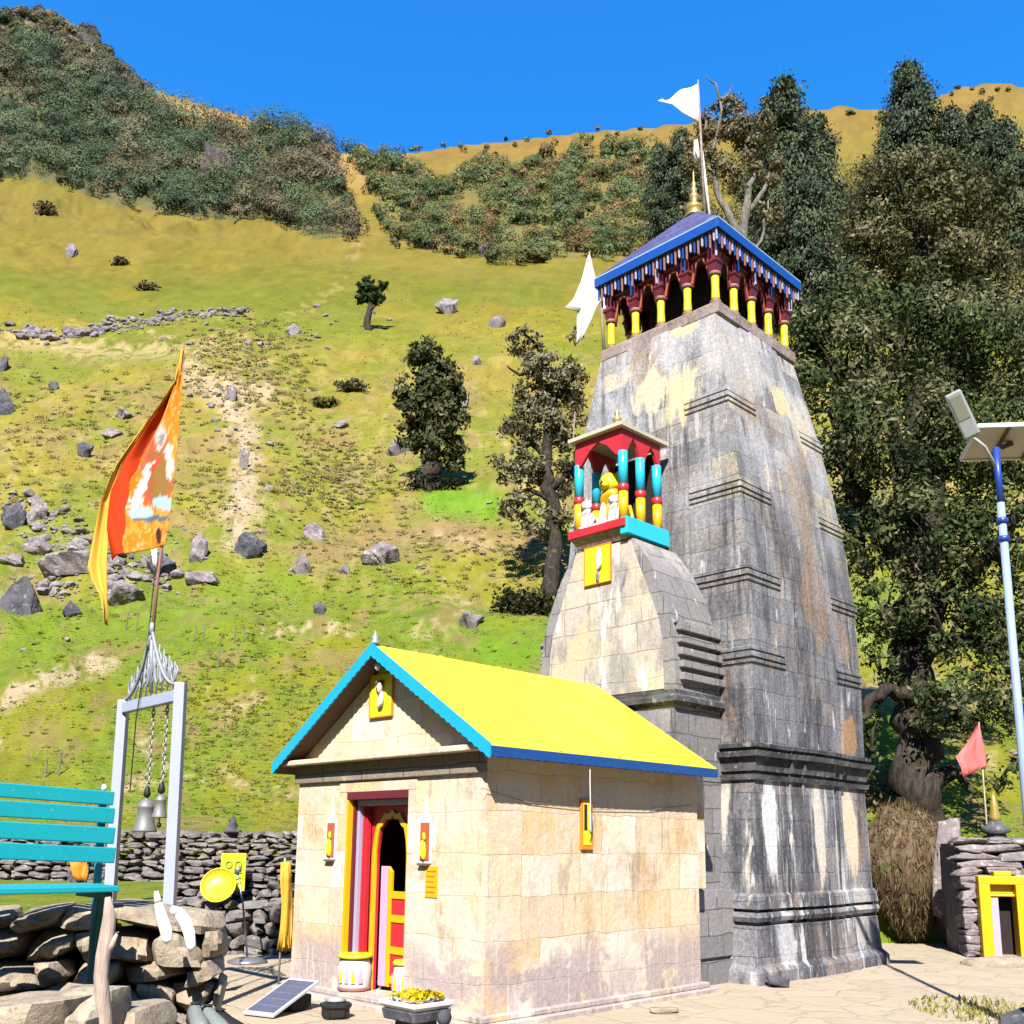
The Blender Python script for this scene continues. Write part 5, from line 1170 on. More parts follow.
# mossy root mass, leaning slab, pink flag
def hairy(name, cpx, cpy, w, size, mat, label, cat, seed, ncol):
    c_ = P(cpx, cpy, w); r = thing(name, (c_[0], c_[1], c_[2]-size[2]/2), label, cat)
    v, f = ico(5); v = v.copy(); nrmv = v.copy()
    dsp = .32*(fbm(v[:, 0]*2+seed, v[:, 1]*2+v[:, 2]*1.1, seed, 4)-.5)+.16*(fbm(np.arctan2(v[:, 1], v[:, 0])*6+9, v[:, 2]*1.0, seed+4, 4)-.5)
    v = v*(1+dsp)[:, None]; v[:, :2] *= (1.02+.16*np.sin(v[:, 2]*3+1))[:, None]; v = v*np.array(size)/2
    Rm = np.stack([R0, F0, np.array([0, 0, 1.])], 1); v = v@Rm.T
    MB().add(v+c_, f).build('root', mat, r, True)
    rg_ = np.random.default_rng(seed); n_ = 5200; k = rg_.integers(0, len(v), n_)
    pos = v[k]+c_+rg_.normal(size=(n_, 3))*.03; dirs = np.tile((0, 0, -1.), (n_, 1))+nrmv[k]@Rm.T*.25+rg_.normal(size=(n_, 3))*.15
    cl = np.array(ncol)[rg_.integers(0, len(ncol), n_)]*rg_.uniform(.6, 1.2, (n_, 1))
    quads('roots_fringe', pos, rg_.uniform(.10, .3, n_), .10, cl, M['dry_leaf'], r, seed, dirs)
    return r
hairy('tree_stump', 908, 868, 19.6, (1.55, 1.3, 2.4), M['root'], 'shaggy brown root mass at the foot of the big oak', 'stump', 5, [(.16, .10, .055), (.22, .16, .085), (.13, .10, .05), (.2, .18, .06)])
mb = MB(); c_ = P(945, 868, 19.0); mb.slabstone(c_, (.45, .3, 1.7), 33, .6, .2); o = mb.build('leaning_stone', M['boulder'], None, True); tag(o, 'pale upright stone leaning between the root mass and the shrine', 'stone')
mb = MB(); c_ = P(962, 905, 18.9); mb.rock(c_+F0*.4, (.7, .6, 1.5), 34, 3); o = mb.build('rock', M['boulder_dark'], None); tag(o, 'dark rock standing in for the shadow beside the left wall of the shrine', 'rock')  # added in place of the black shadow between leaning stone and shrine
# pink flag
wpf = 19.2; b_ = SWp(*sw(P(984, 790, wpf)), GZ)
pf = thing('flag', b_, 'faded pink triangular flag on a thin stick beyond the shrine', 'flag')
MB().tube([b_, P(979, 722, wpf)], [.02, .012], 6).build('stick', M['weathered_wood'], pf, True)
cloth(RW([((979, 724), (977, 726)), ((982, 738), (968, 744)), ((986, 755), (956, 757)), ((987, 765), (960, 768)), ((978, 770), (962, 778))], wpf-.05), M['pink_flag'], 'cloth', pf, F0, .05, seed=5)

# ================================================================== BOULDERS
big = [((15, 512), (28, 34), 'boulder_dark', 'dark upright boulder at the left edge above the rock pile'), ((38, 505), (26, 30), 'boulder', 'grey boulder just right of the dark upright one'),
       ((18, 590), (52, 56), 'boulder_dark', 'large dark cracked boulder at the left edge, lowest of the rock pile'), ((70, 558), (60, 34), 'boulder', 'broad grey boulder in the middle of the rock pile left of the flag'), ((38, 545), (34, 22), 'boulder', 'pale flat boulder above the broad one in the rock pile'),
       ((78, 540), (24, 20), 'boulder', 'mid grey rock at the upper right of the rock pile'), ((118, 590), (50, 30), 'boulder', 'pale boulder behind the orange flag streamer'), ((70, 608), (18, 22), 'boulder_dark', 'small upright dark rock below the rock pile'), ((10, 556), (28, 18), 'boulder', 'flat grey rock at the left edge of the pile'),
       ((162, 562), (34, 26), 'boulder_dark', 'dark boulder directly behind the flag pole'), ((198, 545), (26, 34), 'boulder', 'tall grey boulder right of the orange flag'), ((246, 540), (38, 32), 'boulder_dark', 'brown grey slanting boulder below the eroded gully'), ((204, 574), (34, 20), 'boulder', 'low wedge shaped boulder right of the flag pole'),
       ((303, 562), (26, 22), 'boulder', 'rounded pale boulder alone on the bright grass'), ((314, 530), (28, 18), 'boulder', 'pale boulder higher up above the lone rounded one'), ((381, 550), (40, 26), 'boulder', 'large pale grey boulder in the meadow left of the tower'), ((345, 566), (16, 14), 'boulder', 'small rock left of the large pale meadow boulder'), ((318, 606), (16, 18), 'boulder_dark', 'small dark rock lowest on the meadow above the hall'),
       ((450, 302), (32, 26), 'boulder_far', 'dark slanting boulder high on the slope right of the small tree'), ((497, 319), (18, 20), 'boulder_far', 'rounded dark boulder right of the slanting one on the high slope'), ((478, 358), (11, 15), 'boulder_far', 'small upright boulder below the rounded one on the high slope'), ((294, 327), (18, 17), 'boulder_far', 'single grey rock left of the small slope tree'), ((463, 398), (16, 22), 'boulder_far', 'grey boulder right of the dark slope oak'), ((398, 446), (26, 18), 'boulder_far', 'brown boulder left of the dark slope oak trunk'), ((343, 422), (22, 12), 'boulder', 'pale flat rock left of the dark slope oak'),
       ((72, 248), (16, 20), 'boulder_far', 'brown rock outcrop on the upper left meadow'), ((4, 400), (18, 34), 'boulder_dark', 'dark boulder cut by the left edge above the meadow'), ((4, 360), (14, 26), 'boulder_dark', 'dark rock at the left edge under the stone band'), ((54, 384), (14, 14), 'boulder_dark', 'small dark rock on the left terrace'), ((84, 446), (18, 24), 'boulder_dark', 'dark rock above the rock pile, left of the flag'), ((112, 432), (26, 14), 'boulder', 'pale rock beside the flag top on the left slope'), ((125, 412), (20, 14), 'boulder', 'greyish rock higher beside the flag top'), ((243, 455), (12, 26), 'boulder', 'grey rock lodged in the eroded gully'), ((268, 487), (12, 10), 'boulder', 'tiny pale rock right of the eroded gully'), ((232, 392), (16, 18), 'boulder', 'rock at the head of the eroded gully'),
       ((216, 152), (50, 62), 'cliff', 'grey rock outcrop in the middle of the left forest'), ((88, 34), (26, 26), 'cliff', 'brown summit crag on the left peak'), ((484, 245), (14, 26), 'cliff', 'pale rock face at the lower edge of the middle woods'), ((470, 617), (26, 24), 'boulder_far', 'mauve boulder in the dry brush above the hall roof')]
for i, ((x, y), (wx, wy), mk, lab) in enumerate(big):
    g_, w_ = G(x, y+wy*.42)
    sx = wx/FPX*w_*.86; sz = wy/FPX*w_*.95
    Rm = np.stack([R0, F0, np.array([0, 0, 1.])], 1)
    mb = MB(); mb.rock(g_+np.array([0, 0, sz*.16]), (sx, sx*.8, sz*1.1), 500+i*7, 4, 14 if mk != 'cliff' else 18, Rm, .38); o = mb.build('boulder' if mk != 'cliff' else 'rock_outcrop', M[mk], None); tag(o, lab, 'boulder' if mk != 'cliff' else 'rock outcrop')
def scatter_rocks(region, n_, label, group, smin, smax, mk, seed):
    rg_ = np.random.default_rng(seed)
    for i in range(n_):
        k = rg_.integers(0, len(region)-1); t_ = rg_.random(); (x0, y0, s0_), (x1, y1, s1_) = region[k], region[k+1]
        x = x0+(x1-x0)*t_+rg_.normal()*(s0_); y = y0+(y1-y0)*t_+rg_.normal()*(s0_*.45)
        g_, w_ = G(x, y); s_ = rg_.uniform(smin, smax)/FPX*w_
        mb = MB(); mb.rock(g_+np.array([0, 0, s_*.15]), (s_, s_*.8, s_*rg_.uniform(.5, .9)), seed*100+i, 2, 9, None, .2); o = mb.build('rock', M[mk], None); tag(o, label, 'rock', group)
scatter_rocks([(0, 328, 8), (60, 340, 8), (110, 330, 8)], 48, 'grey rock in the stone band below the upper left meadow', 'rocks of the upper left stone band', 7, 15, 'boulder_far', 31)
scatter_rocks([(110, 322, 5), (160, 318, 5), (245, 314, 4)], 42, 'grey rock in the thin stone line across the upper meadow', 'rocks of the stone line across the meadow', 5, 11, 'boulder_far', 32)
scatter_rocks([(5, 500, 14), (40, 530, 20), (100, 560, 22), (170, 575, 16), (100, 580, 18), (30, 590, 18)], 95, 'grey rubble stone in the rock pile left of the flag', 'rubble of the left rock pile', 5, 17, 'boulder', 33)
scatter_rocks([(180, 330, 30), (260, 345, 26), (310, 330, 30), (420, 325, 20)], 18, 'small rock scattered on the slope around the path', 'small rocks around the path', 4, 8, 'boulder_far', 34)
scatter_rocks([(190, 390, 20), (240, 420, 14), (245, 500, 10)], 20, 'small stone in the eroded gully', 'small stones of the gully', 4, 9, 'boulder', 35)
scatter_rocks([(20, 640, 30), (200, 560, 40), (300, 500, 40), (480, 470, 40), (420, 580, 40)], 30, 'small grey stone lying in the open grass', 'small stones in the grass', 4, 8, 'boulder', 36)
scatter_rocks([(870, 690, 14), (960, 770, 20), (1010, 760, 20)], 10, 'small stone in the grass under the big oak', 'small stones under the big oak', 5, 9, 'boulder', 37)
# finer scree between them, beyond counting
rg_ = np.random.default_rng(55); mb = MB()
for path, n_s, wd, s0_, s1_ in (([(-5, 330), (60, 338), (120, 328), (170, 318), (250, 312)], 260, 6, 2.5, 6), ([(0, 495), (40, 530), (100, 558), (170, 578), (60, 590), (0, 600)], 300, 17, 2.5, 7), ([(195, 380), (236, 400), (246, 450), (240, 530)], 150, 12, 1.8, 4.5)):
    for i in range(n_s):
        k = rg_.integers(0, len(path)-1); t_ = rg_.random(); x = path[k][0]*(1-t_)+path[k+1][0]*t_+rg_.normal()*wd; y = path[k][1]*(1-t_)+path[k+1][1]*t_+rg_.normal()*wd*.45
        g_, w_ = G(x, y); s_ = rg_.uniform(s0_, s1_)/FPX*w_; mb.rock(g_+np.array([0, 0, s_*.12]), (s_, s_*.8, s_*.6), 9000+i, 1, 5, None, .2)
o = mb.build('scree', M['boulder'], None); tag(o, 'fine grey scree between the larger rocks of the left slope', 'scree', kind='stuff')
# thin stakes in the lower meadow
for i, (x, y, h) in enumerate(((126, 630, 18), (136, 632, 20), (194, 642, 16), (203, 641, 17), (234, 644, 18), (243, 643, 16), (44, 778, 20), (58, 776, 24), (218, 668, 30))):
    g_, w_ = G(x, y); s_ = h/FPX*w_; o = MB().tube([g_-np.array([0, 0, .2]), g_+np.array([0, 0, s_])+R0*.04], .02, 5).build('stake', M['bark_grey']); tag(o, 'thin grey stake standing in the lower meadow', 'stake', 'thin stakes in the lower meadow')

# ================================================================== TREES
def clump_leaves(cl, n_sub, n_leaf, seed, sub_r=.28, shell=.55):
    # cl: (center, radii) -> leaf positions gathered round random sub-centres, mostly near the shell
    rg_ = np.random.default_rng(seed); c_, r_ = cl
    d = rg_.normal(size=(n_sub, 3)); d /= np.linalg.norm(d, axis=1)[:, None]; rr = shell+(1-shell)*rg_.random(n_sub)**.6
    sub = d*rr[:, None]*np.array(r_)
    k = rg_.integers(0, n_sub, n_leaf); rm = np.mean(r_)
    pos = sub[k]+rg_.normal(size=(n_leaf, 3))*np.array(r_)*sub_r*.6
    tint = rg_.random(n_sub)[k]
    Rm = np.stack([R0, F0, np.array([0, 0, 1.])], 1)
    global CN
    nn_ = (pos-sub[k]*.72)/np.array(r_); CN = nn_@Rm.T; CN /= np.linalg.norm(CN, axis=1)[:, None]+1e-9
    return pos@Rm.T+np.array(c_), tint, sub@Rm.T+np.array(c_)
def tree(name, base, clumps, limbs, pal, label, leaf, nl, seed, bark='bark', mat='leaf', group=None, cat='tree', asp=.5, sub=26, subr=.28, shell=.5, twigs=True, dirs=None):
    r = thing(name, base, label, cat, group); rg_ = np.random.default_rng(seed)
    mb = MB()
    for pts_, rad_ in limbs: mb.tube(smooth_path(pts_, rg_, rad_), np.interp(np.linspace(0, 1, 4*(len(pts_)-1)+1), np.linspace(0, 1, len(pts_)), rad_), 9)
    P_, T_, N_ = [], [], []
    tot = sum(np.prod(c_[1])**(2/3)*c_[2] for c_ in clumps)
    for i, c_ in enumerate(clumps):
        n_ = int(nl*np.prod(c_[1])**(2/3)*c_[2]/tot); ns = max(6, int(sub*c_[2]))
        p, t_, sc_ = clump_leaves((c_[0], c_[1]), ns, n_, seed*31+i, subr, shell); P_.append(p); T_.append(t_); N_.append(CN)
        if twigs:
            for q in sc_[::3]: 
                m_ = (np.array(c_[0])*.6+q*.4)-np.array([0, 0, .1*np.mean(c_[1])]); tr_ = max(rad_[-1], .004)*.5; mb.tube([np.array(c_[0])-np.array([0, 0, c_[1][2]*.5]), m_, q], [tr_*1.6, tr_, tr_*.4], 5)
    mb.build('trunk', M[bark], r, True)
    p = np.concatenate(P_); t_ = np.concatenate(T_); n_ = len(p)
    pal = np.array(pal); k = np.clip((t_*.75+rg_.random(n_)*.35)*len(pal), 0, len(pal)-1).astype(int)
    cl_ = pal[k]*rg_.uniform(.65, 1.3, (n_, 1))
    quads('crown', p, rg_.uniform(.6, 1.3, n_)*leaf, asp, cl_, M[mat], r, seed, nrm=np.concatenate(N_), nj=.55)
    return r
def smooth_path(pts_, rg_, rad_):
    pts_ = np.array(pts_, float); m = len(pts_); t_ = np.linspace(0, m-1, 4*(m-1)+1); out = np.stack([np.interp(t_, np.arange(m), pts_[:, k]) for k in range(3)], 1)
    j = rg_.normal(size=out.shape)*np.mean(rad_)*.35; j[0] = 0
    return out+j
def cl2(px_, py_, w, rx, ry, k=1., dep=.8): 
    s_ = w/FPX; return (P(px_, py_, w), (rx*s_, rx*s_*dep, ry*s_), k)
OAK = [(.036, .060, .022), (.052, .082, .028), (.078, .106, .037), (.125, .145, .056), (.21, .20, .105)]
# big oak on the right
w_ = 21.5; base = G(918, 838)[0]; base = SWp(*sw(P(920, 832, w_)), float(H(*sw(P(920, 832, w_))))-.2)
L_ = lambda l: [P(x, y, ww_) for x, y, ww_ in l]
limbs = [([base]+L_([(921, 800, w_), (922, 740, w_), (916, 690, w_), (912, 640, w_), (918, 560, w_), (905, 480, w_)]), [.62, .46, .42, .42, .40, .32, .22]),
         (L_([(918, 660, w_), (940, 600, w_-.5), (985, 560, w_-1), (1030, 500, w_-1)]), [.3, .22, .17, .1]), (L_([(916, 650, w_), (950, 640, w_-.6), (1000, 650, w_-1), (1030, 700, w_-1.2)]), [.24, .16, .11, .05]),
         (L_([(914, 580, w_), (880, 530, w_+.3), (850, 480, w_), (830, 410, w_)]), [.26, .2, .14, .06]), (L_([(912, 520, w_), (930, 440, w_-.5), (950, 370, w_), (960, 320, w_)]), [.26, .2, .12, .05]),
         (L_([(905, 490, w_), (890, 420, w_+.4), (870, 350, w_+.6), (860, 310, w_)]), [.22, .15, .1, .05]), (L_([(918, 700, w_), (890, 690, w_-.4), (868, 700, w_-.6), (862, 730, w_-.6)]), [.2, .15, .12, .06]), (L_([(921, 790, w_), (950, 770, w_-.3), (975, 790, w_-.4)]), [.3, .16, .05])]
cls = [cl2(840, 360, w_, 62, 60, 1.1), cl2(900, 330, w_+.4, 80, 62, 1.1), cl2(975, 345, w_, 75, 70, 1.1), cl2(1035, 400, w_-.5, 50, 70), cl2(845, 450, w_, 50, 60), cl2(905, 430, w_-.8, 72, 66, 1.1), cl2(985, 450, w_-.8, 62, 62), cl2(862, 530, w_+.2, 40, 52), cl2(930, 530, w_-1, 60, 55), cl2(1000, 540, w_-1.2, 50, 60), cl2(885, 600, w_-.4, 42, 42, .9), cl2(945, 620, w_-1, 50, 46, .9), cl2(1010, 630, w_-1.2, 40, 46, .8), cl2(955, 700, w_-1, 44, 40, .75), cl2(1005, 690, w_-1.4, 30, 45, .6), cl2(880, 660, w_-.5, 26, 26, .45), cl2(870, 740, w_-.2, 14, 40, .45), cl2(812, 330, w_+.3, 30, 40, .8), cl2(1000, 770, w_-1, 26, 20, .3)]
tree('oak_tree', base, cls, limbs, OAK, 'huge spreading oak with dark gnarled trunk right of the tower', .16, 42000, 7, sub=34, subr=.26, asp=.42)
# oak above and behind it
w_ = 44.; b_ = at(*[v for v in sw(P(925, 420, w_))]); 
limbs = [([b_]+L_([(928, 400, w_), (930, 330, w_), (925, 260, w_), (915, 200, w_)]), [1.0, .8, .7, .5, .25]), (L_([(930, 320, w_), (965, 280, w_), (1000, 250, w_)]), [.5, .35, .15]), (L_([(928, 300, w_), (890, 260, w_), (860, 220, w_)]), [.5, .3, .12])]
cls = [cl2(905, 190, w_, 62, 42, 1.1), cl2(960, 200, w_, 55, 45, 1.1), cl2(870, 235, w_, 42, 40, 1), cl2(930, 250, w_-1, 66, 45, 1.1), cl2(985, 260, w_, 42, 50, 1), cl2(890, 290, w_, 50, 40, 1), cl2(950, 300, w_, 50, 40, .9), cl2(1005, 310, w_, 34, 50, .9)]
tree('oak_tree', b_, cls, limbs, [(.06, .07, .028), (.09, .095, .038), (.13, .125, .05), (.18, .165, .075), (.24, .21, .12)], 'rounded olive brown oak above and behind the big oak', .26, 20000, 17, sub=34, subr=.24)
# gnarled grey tree behind the tower top
w_ = 40.; b_ = at(*sw(P(745, 420, w_)))
limbs = [([b_]+L_([(742, 330, w_), (740, 260, w_), (745, 210, w_), (752, 165, w_)]), [.5, .34, .26, .2, .08]), (L_([(741, 240, w_), (720, 200, w_), (712, 160, w_), (705, 120, w_)]), [.2, .15, .1, .03]), (L_([(744, 215, w_), (765, 190, w_), (775, 150, w_)]), [.15, .1, .03]), (L_([(712, 160, w_), (722, 110, w_), (716, 85, w_), (706, 76, w_)]), [.09, .07, .05, .02]), (L_([(718, 100, w_), (728, 96, w_), (733, 84, w_)]), [.08, .05, .02]), (L_([(742, 262, w_), (762, 240, w_), (768, 200, w_)]), [.12, .07, .03]), (L_([(738, 300, w_), (715, 270, w_), (695, 230, w_)]), [.12, .07, .03]), (L_([(752, 170, w_), (745, 140, w_), (748, 120, w_)]), [.14, .08, .03])]
cls = [cl2(722, 125, w_, 30, 22, 1), cl2(750, 130, w_, 28, 20, 1), cl2(700, 165, w_, 22, 28, .8), cl2(765, 165, w_, 20, 26, .7), cl2(735, 170, w_, 22, 24, .5), cl2(700, 215, w_, 22, 24, .6), cl2(770, 215, w_, 14, 22, .5), cl2(725, 105, w_, 18, 10, .7)]
tree('gnarled_tree', b_, cls, limbs, [(.15, .13, .07), (.20, .17, .09), (.25, .21, .12), (.29, .25, .16)], 'gnarled grey branched tree behind the tower roof and flag', .2, 9000, 27, 'bark_grey', sub=20)
# slope trees
g_, w_ = G(430, 488)
tree('oak_tree', g_, [cl2(425, 356, w_, 22, 18, 1.1), cl2(440, 385, w_, 26, 26, 1.2), cl2(418, 395, w_, 24, 26, 1.2), cl2(445, 420, w_, 24, 24, 1.2), cl2(418, 430, w_, 24, 22, 1.1), cl2(440, 448, w_, 26, 18, 1), cl2(430, 400, w_, 26, 40, 1.1), cl2(455, 400, w_, 12, 30, .9), cl2(450, 462, w_, 14, 12, .6)],
     [([g_-np.array([0, 0, .6])]+L_([(431, 470, w_), (433, 440, w_), (432, 400, w_), (428, 360, w_)]), [.75, .6, .5, .35, .12])], [(.055, .068, .03), (.08, .092, .038), (.11, .12, .05), (.15, .15, .07)], 'dense dark oak standing alone mid slope left of the tower', .42, 9000, 37, sub=26, subr=.24)
g_, w_ = G(548, 588, 18)
w_ = min(w_, 42); g_ = at(*sw(P(553, 590, w_)))
tree('oak_tree', g_, [cl2(524, 342, w_, 20, 16, .9), cl2(550, 372, w_, 34, 22, 1), cl2(572, 388, w_, 22, 26, 1), cl2(530, 420, w_, 32, 26, 1), cl2(565, 430, w_, 26, 26, 1), cl2(520, 465, w_, 28, 24, 1), cl2(555, 475, w_, 30, 24, .9), cl2(515, 505, w_, 24, 18, .8), cl2(545, 520, w_, 30, 18, .8), cl2(538, 395, w_, 26, 30, .8), cl2(575, 340, w_, 10, 14, .3)],
     [([g_-np.array([0, 0, .5])]+L_([(554, 550, w_), (552, 500, w_), (546, 460, w_), (552, 400, w_), (545, 355, w_), (525, 335, w_)]), [.42, .34, .3, .26, .2, .14, .05]), (L_([(548, 462, w_), (530, 440, w_), (510, 420, w_)]), [.2, .12, .05]), (L_([(551, 490, w_), (572, 465, w_), (580, 440, w_)]), [.2, .12, .05]), (L_([(552, 500, w_), (530, 490, w_), (505, 495, w_)]), [.16, .1, .04]), (L_([(548, 370, w_), (520, 375, w_), (506, 365, w_)]), [.12, .08, .03]), (L_([(552, 400, w_), (570, 380, w_), (585, 375, w_)]), [.12, .08, .03])],
     [(.15, .14, .075), (.20, .18, .10), (.26, .23, .13), (.32, .285, .18)], 'open crowned greyish oak directly left of the tower', .24, 11000, 47, sub=24, subr=.24)
g_, w_ = G(368, 330)
tree('small_tree', g_, [cl2(372, 285, w_, 14, 9, 1), cl2(364, 296, w_, 9, 7, .9), cl2(379, 297, w_, 8, 10, 1), cl2(371, 292, w_, 12, 9, .8)], [([g_-np.array([0, 0, 1])]+L_([(368, 312, w_), (371, 292, w_)]), [.7, .5, .2]), (L_([(369, 312, w_), (377, 300, w_)]), [.35, .1])], [(.03, .06, .022), (.045, .075, .025), (.06, .09, .03)], 'small flat topped tree alone high on the meadow', 1.0, 900, 57, sub=10)
# low bushes on the slope
def bush(x, y, rx, ry, pal, lab, seed, n_=700, leaf_px=4.5):
    g_, w_ = G(x, y+ry*.8); s_ = w_/FPX
    r = thing('bush', g_, lab, 'bush'); p, t_, _ = clump_leaves((g_+np.array([0, 0, ry*.45*s_]), (rx*s_, rx*s_*.8, ry*s_)), 22, n_, seed, .34, .2); rg_ = np.random.default_rng(seed); pal = np.array(pal)
    quads('foliage', p, rg_.uniform(.6, 1.3, n_)*leaf_px*s_, .55, pal[(t_*len(pal)).astype(int)]*rg_.uniform(.7, 1.3, (n_, 1)), M['leaf'], r, seed)
    mb = MB(); mb.tube([g_-np.array([0, 0, .2]), g_+np.array([0, 0, ry*s_*.4])], [.08*s_*10, .03*s_*10], 5); mb.build('stem', M['bark'], r)
DK = [(.03, .035, .014), (.05, .052, .02), (.075, .07, .03)]
bush(524, 598, 34, 20, DK, 'dark low bush at the foot of the open oak beside the tower', 61, 1500, 6)
bush(352, 384, 16, 9, [(.12, .11, .05), (.16, .14, .06)], 'low olive bush on the slope left of the dark oak', 62)
bush(325, 402, 14, 6, [(.14, .15, .035), (.18, .17, .05)], 'flat grassy green bush left of the low olive bush', 63)
bush(431, 482, 30, 8, [(.02, .022, .012), (.03, .03, .015)], 'very dark foliage standing in for the shadow at the foot of the dense slope oak', 64, 900)  # flat near-black leaves painted as the shadow cast under the oak
bush(46, 206, 12, 10, [(.13, .085, .045), (.17, .12, .06)], 'brown bush on the upper left meadow edge', 65, 400)
bush(120, 260, 10, 6, [(.12, .09, .05), (.16, .12, .06)], 'small brown bush on the upper meadow', 66, 300)
bush(148, 286, 12, 5, [(.13, .11, .05), (.15, .13, .06)], 'flat brown bush lower on the upper meadow', 67, 300)
bush(880, 870, 16, 34, [(.12, .2, .02), (.17, .25, .03)], 'bright green weeds between the tower and the root mass', 68, 700, 5)
bush(890, 790, 26, 26, [(.15, .12, .06), (.11, .12, .04), (.2, .16, .07)], 'dry brown shrub on the bank behind the tower foot', 69, 900, 5)
bush(1010, 660, 40, 80, [(.06, .09, .02), (.09, .12, .03), (.12, .15, .035)], 'green shrub behind the lamp pole', 70, 1600, 7)
bush(700, 640, 60, 50, DK, 'dark bush behind the tower', 71, 500, 6) if False else None

# conifers right of the tower roof
def conifer(base, h, rb, label, seed, n_=3600):
    r = thing('conifer', base, label, 'conifer'); rg_ = np.random.default_rng(seed); base = np.array(base)
    nb = 150; tb = rg_.random(nb)**.8; ab = rg_.uniform(0, 6.283, nb); prof_c = np.interp(tb, [0, .25, .6, .85, .95, 1.], [.9, 1.05, .88, .6, .36, .10])
    rb_ = rb*prof_c*rg_.uniform(.55, 1.1, nb)
    tips = np.stack([np.cos(ab)*rb_, np.sin(ab)*rb_, h*(.05+.93*tb)-rb_*.25], 1)
    k = rg_.integers(0, nb, n_); u = rg_.random(n_)**.55
    ctr = np.stack([0*tb, 0*tb, h*(.08+.93*tb)], 1)
    p = ctr[k]*(1-u)[:, None]+tips[k]*u[:, None]+rg_.normal(size=(n_, 3))*rb*np.array([.12, .12, .10])+base
    d = tips[k]-ctr[k]; d /= np.linalg.norm(d, axis=1)[:, None]+1e-9; d[:, 2] -= .35
    nn_ = d+np.array([0, 0, .9])
    pal = np.array([(.062, .085, .05), (.08, .105, .058), (.10, .125, .066), (.13, .145, .078)])
    cl_ = pal[rg_.integers(0, 4, nb)[k]]*rg_.uniform(.75, 1.3, (n_, 1))
    quads('crown', p, rg_.uniform(.6, 1.3, n_)*rb*.125, .45, cl_, M['needle'], r, seed, d, nrm=nn_, nj=.6)
    MB().tube([base-np.array([0, 0, 2.]), base+np.array([0, 0, h*.5]), base+np.array([0, 0, h])], [h*.014, h*.009, .05], 8).build('trunk', M['bark'], r, True)
    return r
cons = [(794, 330, 82, 34, 'tall dark conifer just right of the tower roof, highest of its clump'), (768, 320, 120, 24, 'dark conifer in the gap between the gnarled tree and the tallest conifer'), (826, 330, 116, 28, 'dark conifer leaning against the right side of the tallest clump'), (846, 330, 190, 24, 'lower conifer at the right foot of the conifer clump'), (922, 260, 66, 30, 'tall double topped conifer on the ridge line above the round oak'), (900, 260, 112, 22, 'shorter conifer left of the double topped ridge conifer'), (962, 260, 112, 26, 'pointed conifer right of the double topped one'), (992, 260, 106, 24, 'second pointed conifer towards the right edge'), (1016, 270, 122, 26, 'conifer standing at the right edge of the view'), (684, 250, 128, 20, 'dark conifer left of the tower flag pole'), (662, 250, 146, 18, 'short bushy conifer farther left of the flag pole'), (940, 268, 150, 24, 'squat conifer below the double topped ridge conifer'), (812, 340, 170, 30, 'dark conifer in front of the tallest clump, behind the oak')]
for i, (x, yb_, yt, rp, lab) in enumerate(cons):
    g_, w_ = G(x, yb_); tp = P(x, yt, w_); conifer(g_-np.array([0, 0, .5]), tp[2]-g_[2], rp*1.35/FPX*w_, lab, 200+i, 20000 if rp > 22 else 13000)

# forests on the ridges (each reads as one mass)
def inpoly(x, y, pl_):
    c_ = False; j = len(pl_)-1
    for i in range(len(pl_)):
        (xi, yi), (xj, yj) = pl_[i], pl_[j]
        if (yi > y) != (yj > y) and x < (xj-xi)*(y-yi)/(yj-yi)+xi: c_ = not c_
        j = i
    return c_
def forest(name, polyg, n_, hpx, pal, label, seed, per=150, hole=.0, extra=None):
    rg_ = np.random.default_rng(seed); xs = [p[0] for p in polyg]; ys = [p[1] for p in polyg]; PS, CS, SZ, NS = [], [], [], []
    k = 0; tries = 0; pal = np.array(pal)
    while k < n_ and tries < n_*30:
        tries += 1; x = rg_.uniform(min(xs), max(xs)); y = rg_.uniform(min(ys), max(ys))
        if not inpoly(x, y, polyg): continue
        nn = float(fbm(np.array(x/34.), np.array(y/26.), seed, 3))
        if nn < hole: continue
        g_, w_ = G(x, y, 60.); s_ = w_/FPX; h = hpx*rg_.uniform(.6, 1.35)*s_; r_ = h*rg_.uniform(.36, .54)
        d = rg_.normal(size=(per, 3)); d[:, 2] = np.abs(d[:, 2])*.9-.25; d /= np.linalg.norm(d, axis=1)[:, None]
        lob = .75+.5*vnoise(d[:, 0]*2.2+k, d[:, 1]*2.2+d[:, 2]*2, seed+1)
        p = d*lob[:, None]*np.array([r_, r_, h*.5])*rg_.uniform(.75, 1.05, (per, 1))+g_+np.array([0, 0, h*.45])
        ci = int(np.clip((nn-.5)*3+.5+rg_.normal()*.22, 0, .999)*len(pal)); base_c = pal[ci]*rg_.uniform(.62, 1.32)
        PS.append(p); CS.append(base_c*rg_.uniform(.92, 1.08, (per, 1))); SZ.append(np.full(per, 2.3*s_)*rg_.uniform(.6, 1.3, per)); NS.append(d*1.3+np.array([0, 0, .25])); k += 1
    o_ = quads(name, np.concatenate(PS), np.concatenate(SZ), .7, np.concatenate(CS), M['leaf'], None, seed, nrm=np.concatenate(NS), nj=.2)
    return tag(o_, label, 'forest', kind='stuff')
GR = [(.10, .145, .075), (.125, .17, .085), (.15, .19, .085), (.17, .165, .09), (.19, .155, .09)]
MIX = [(.13, .18, .075), (.16, .20, .085), (.21, .22, .07), (.26, .19, .08), (.30, .19, .085), (.20, .22, .07), (.15, .185, .08)]
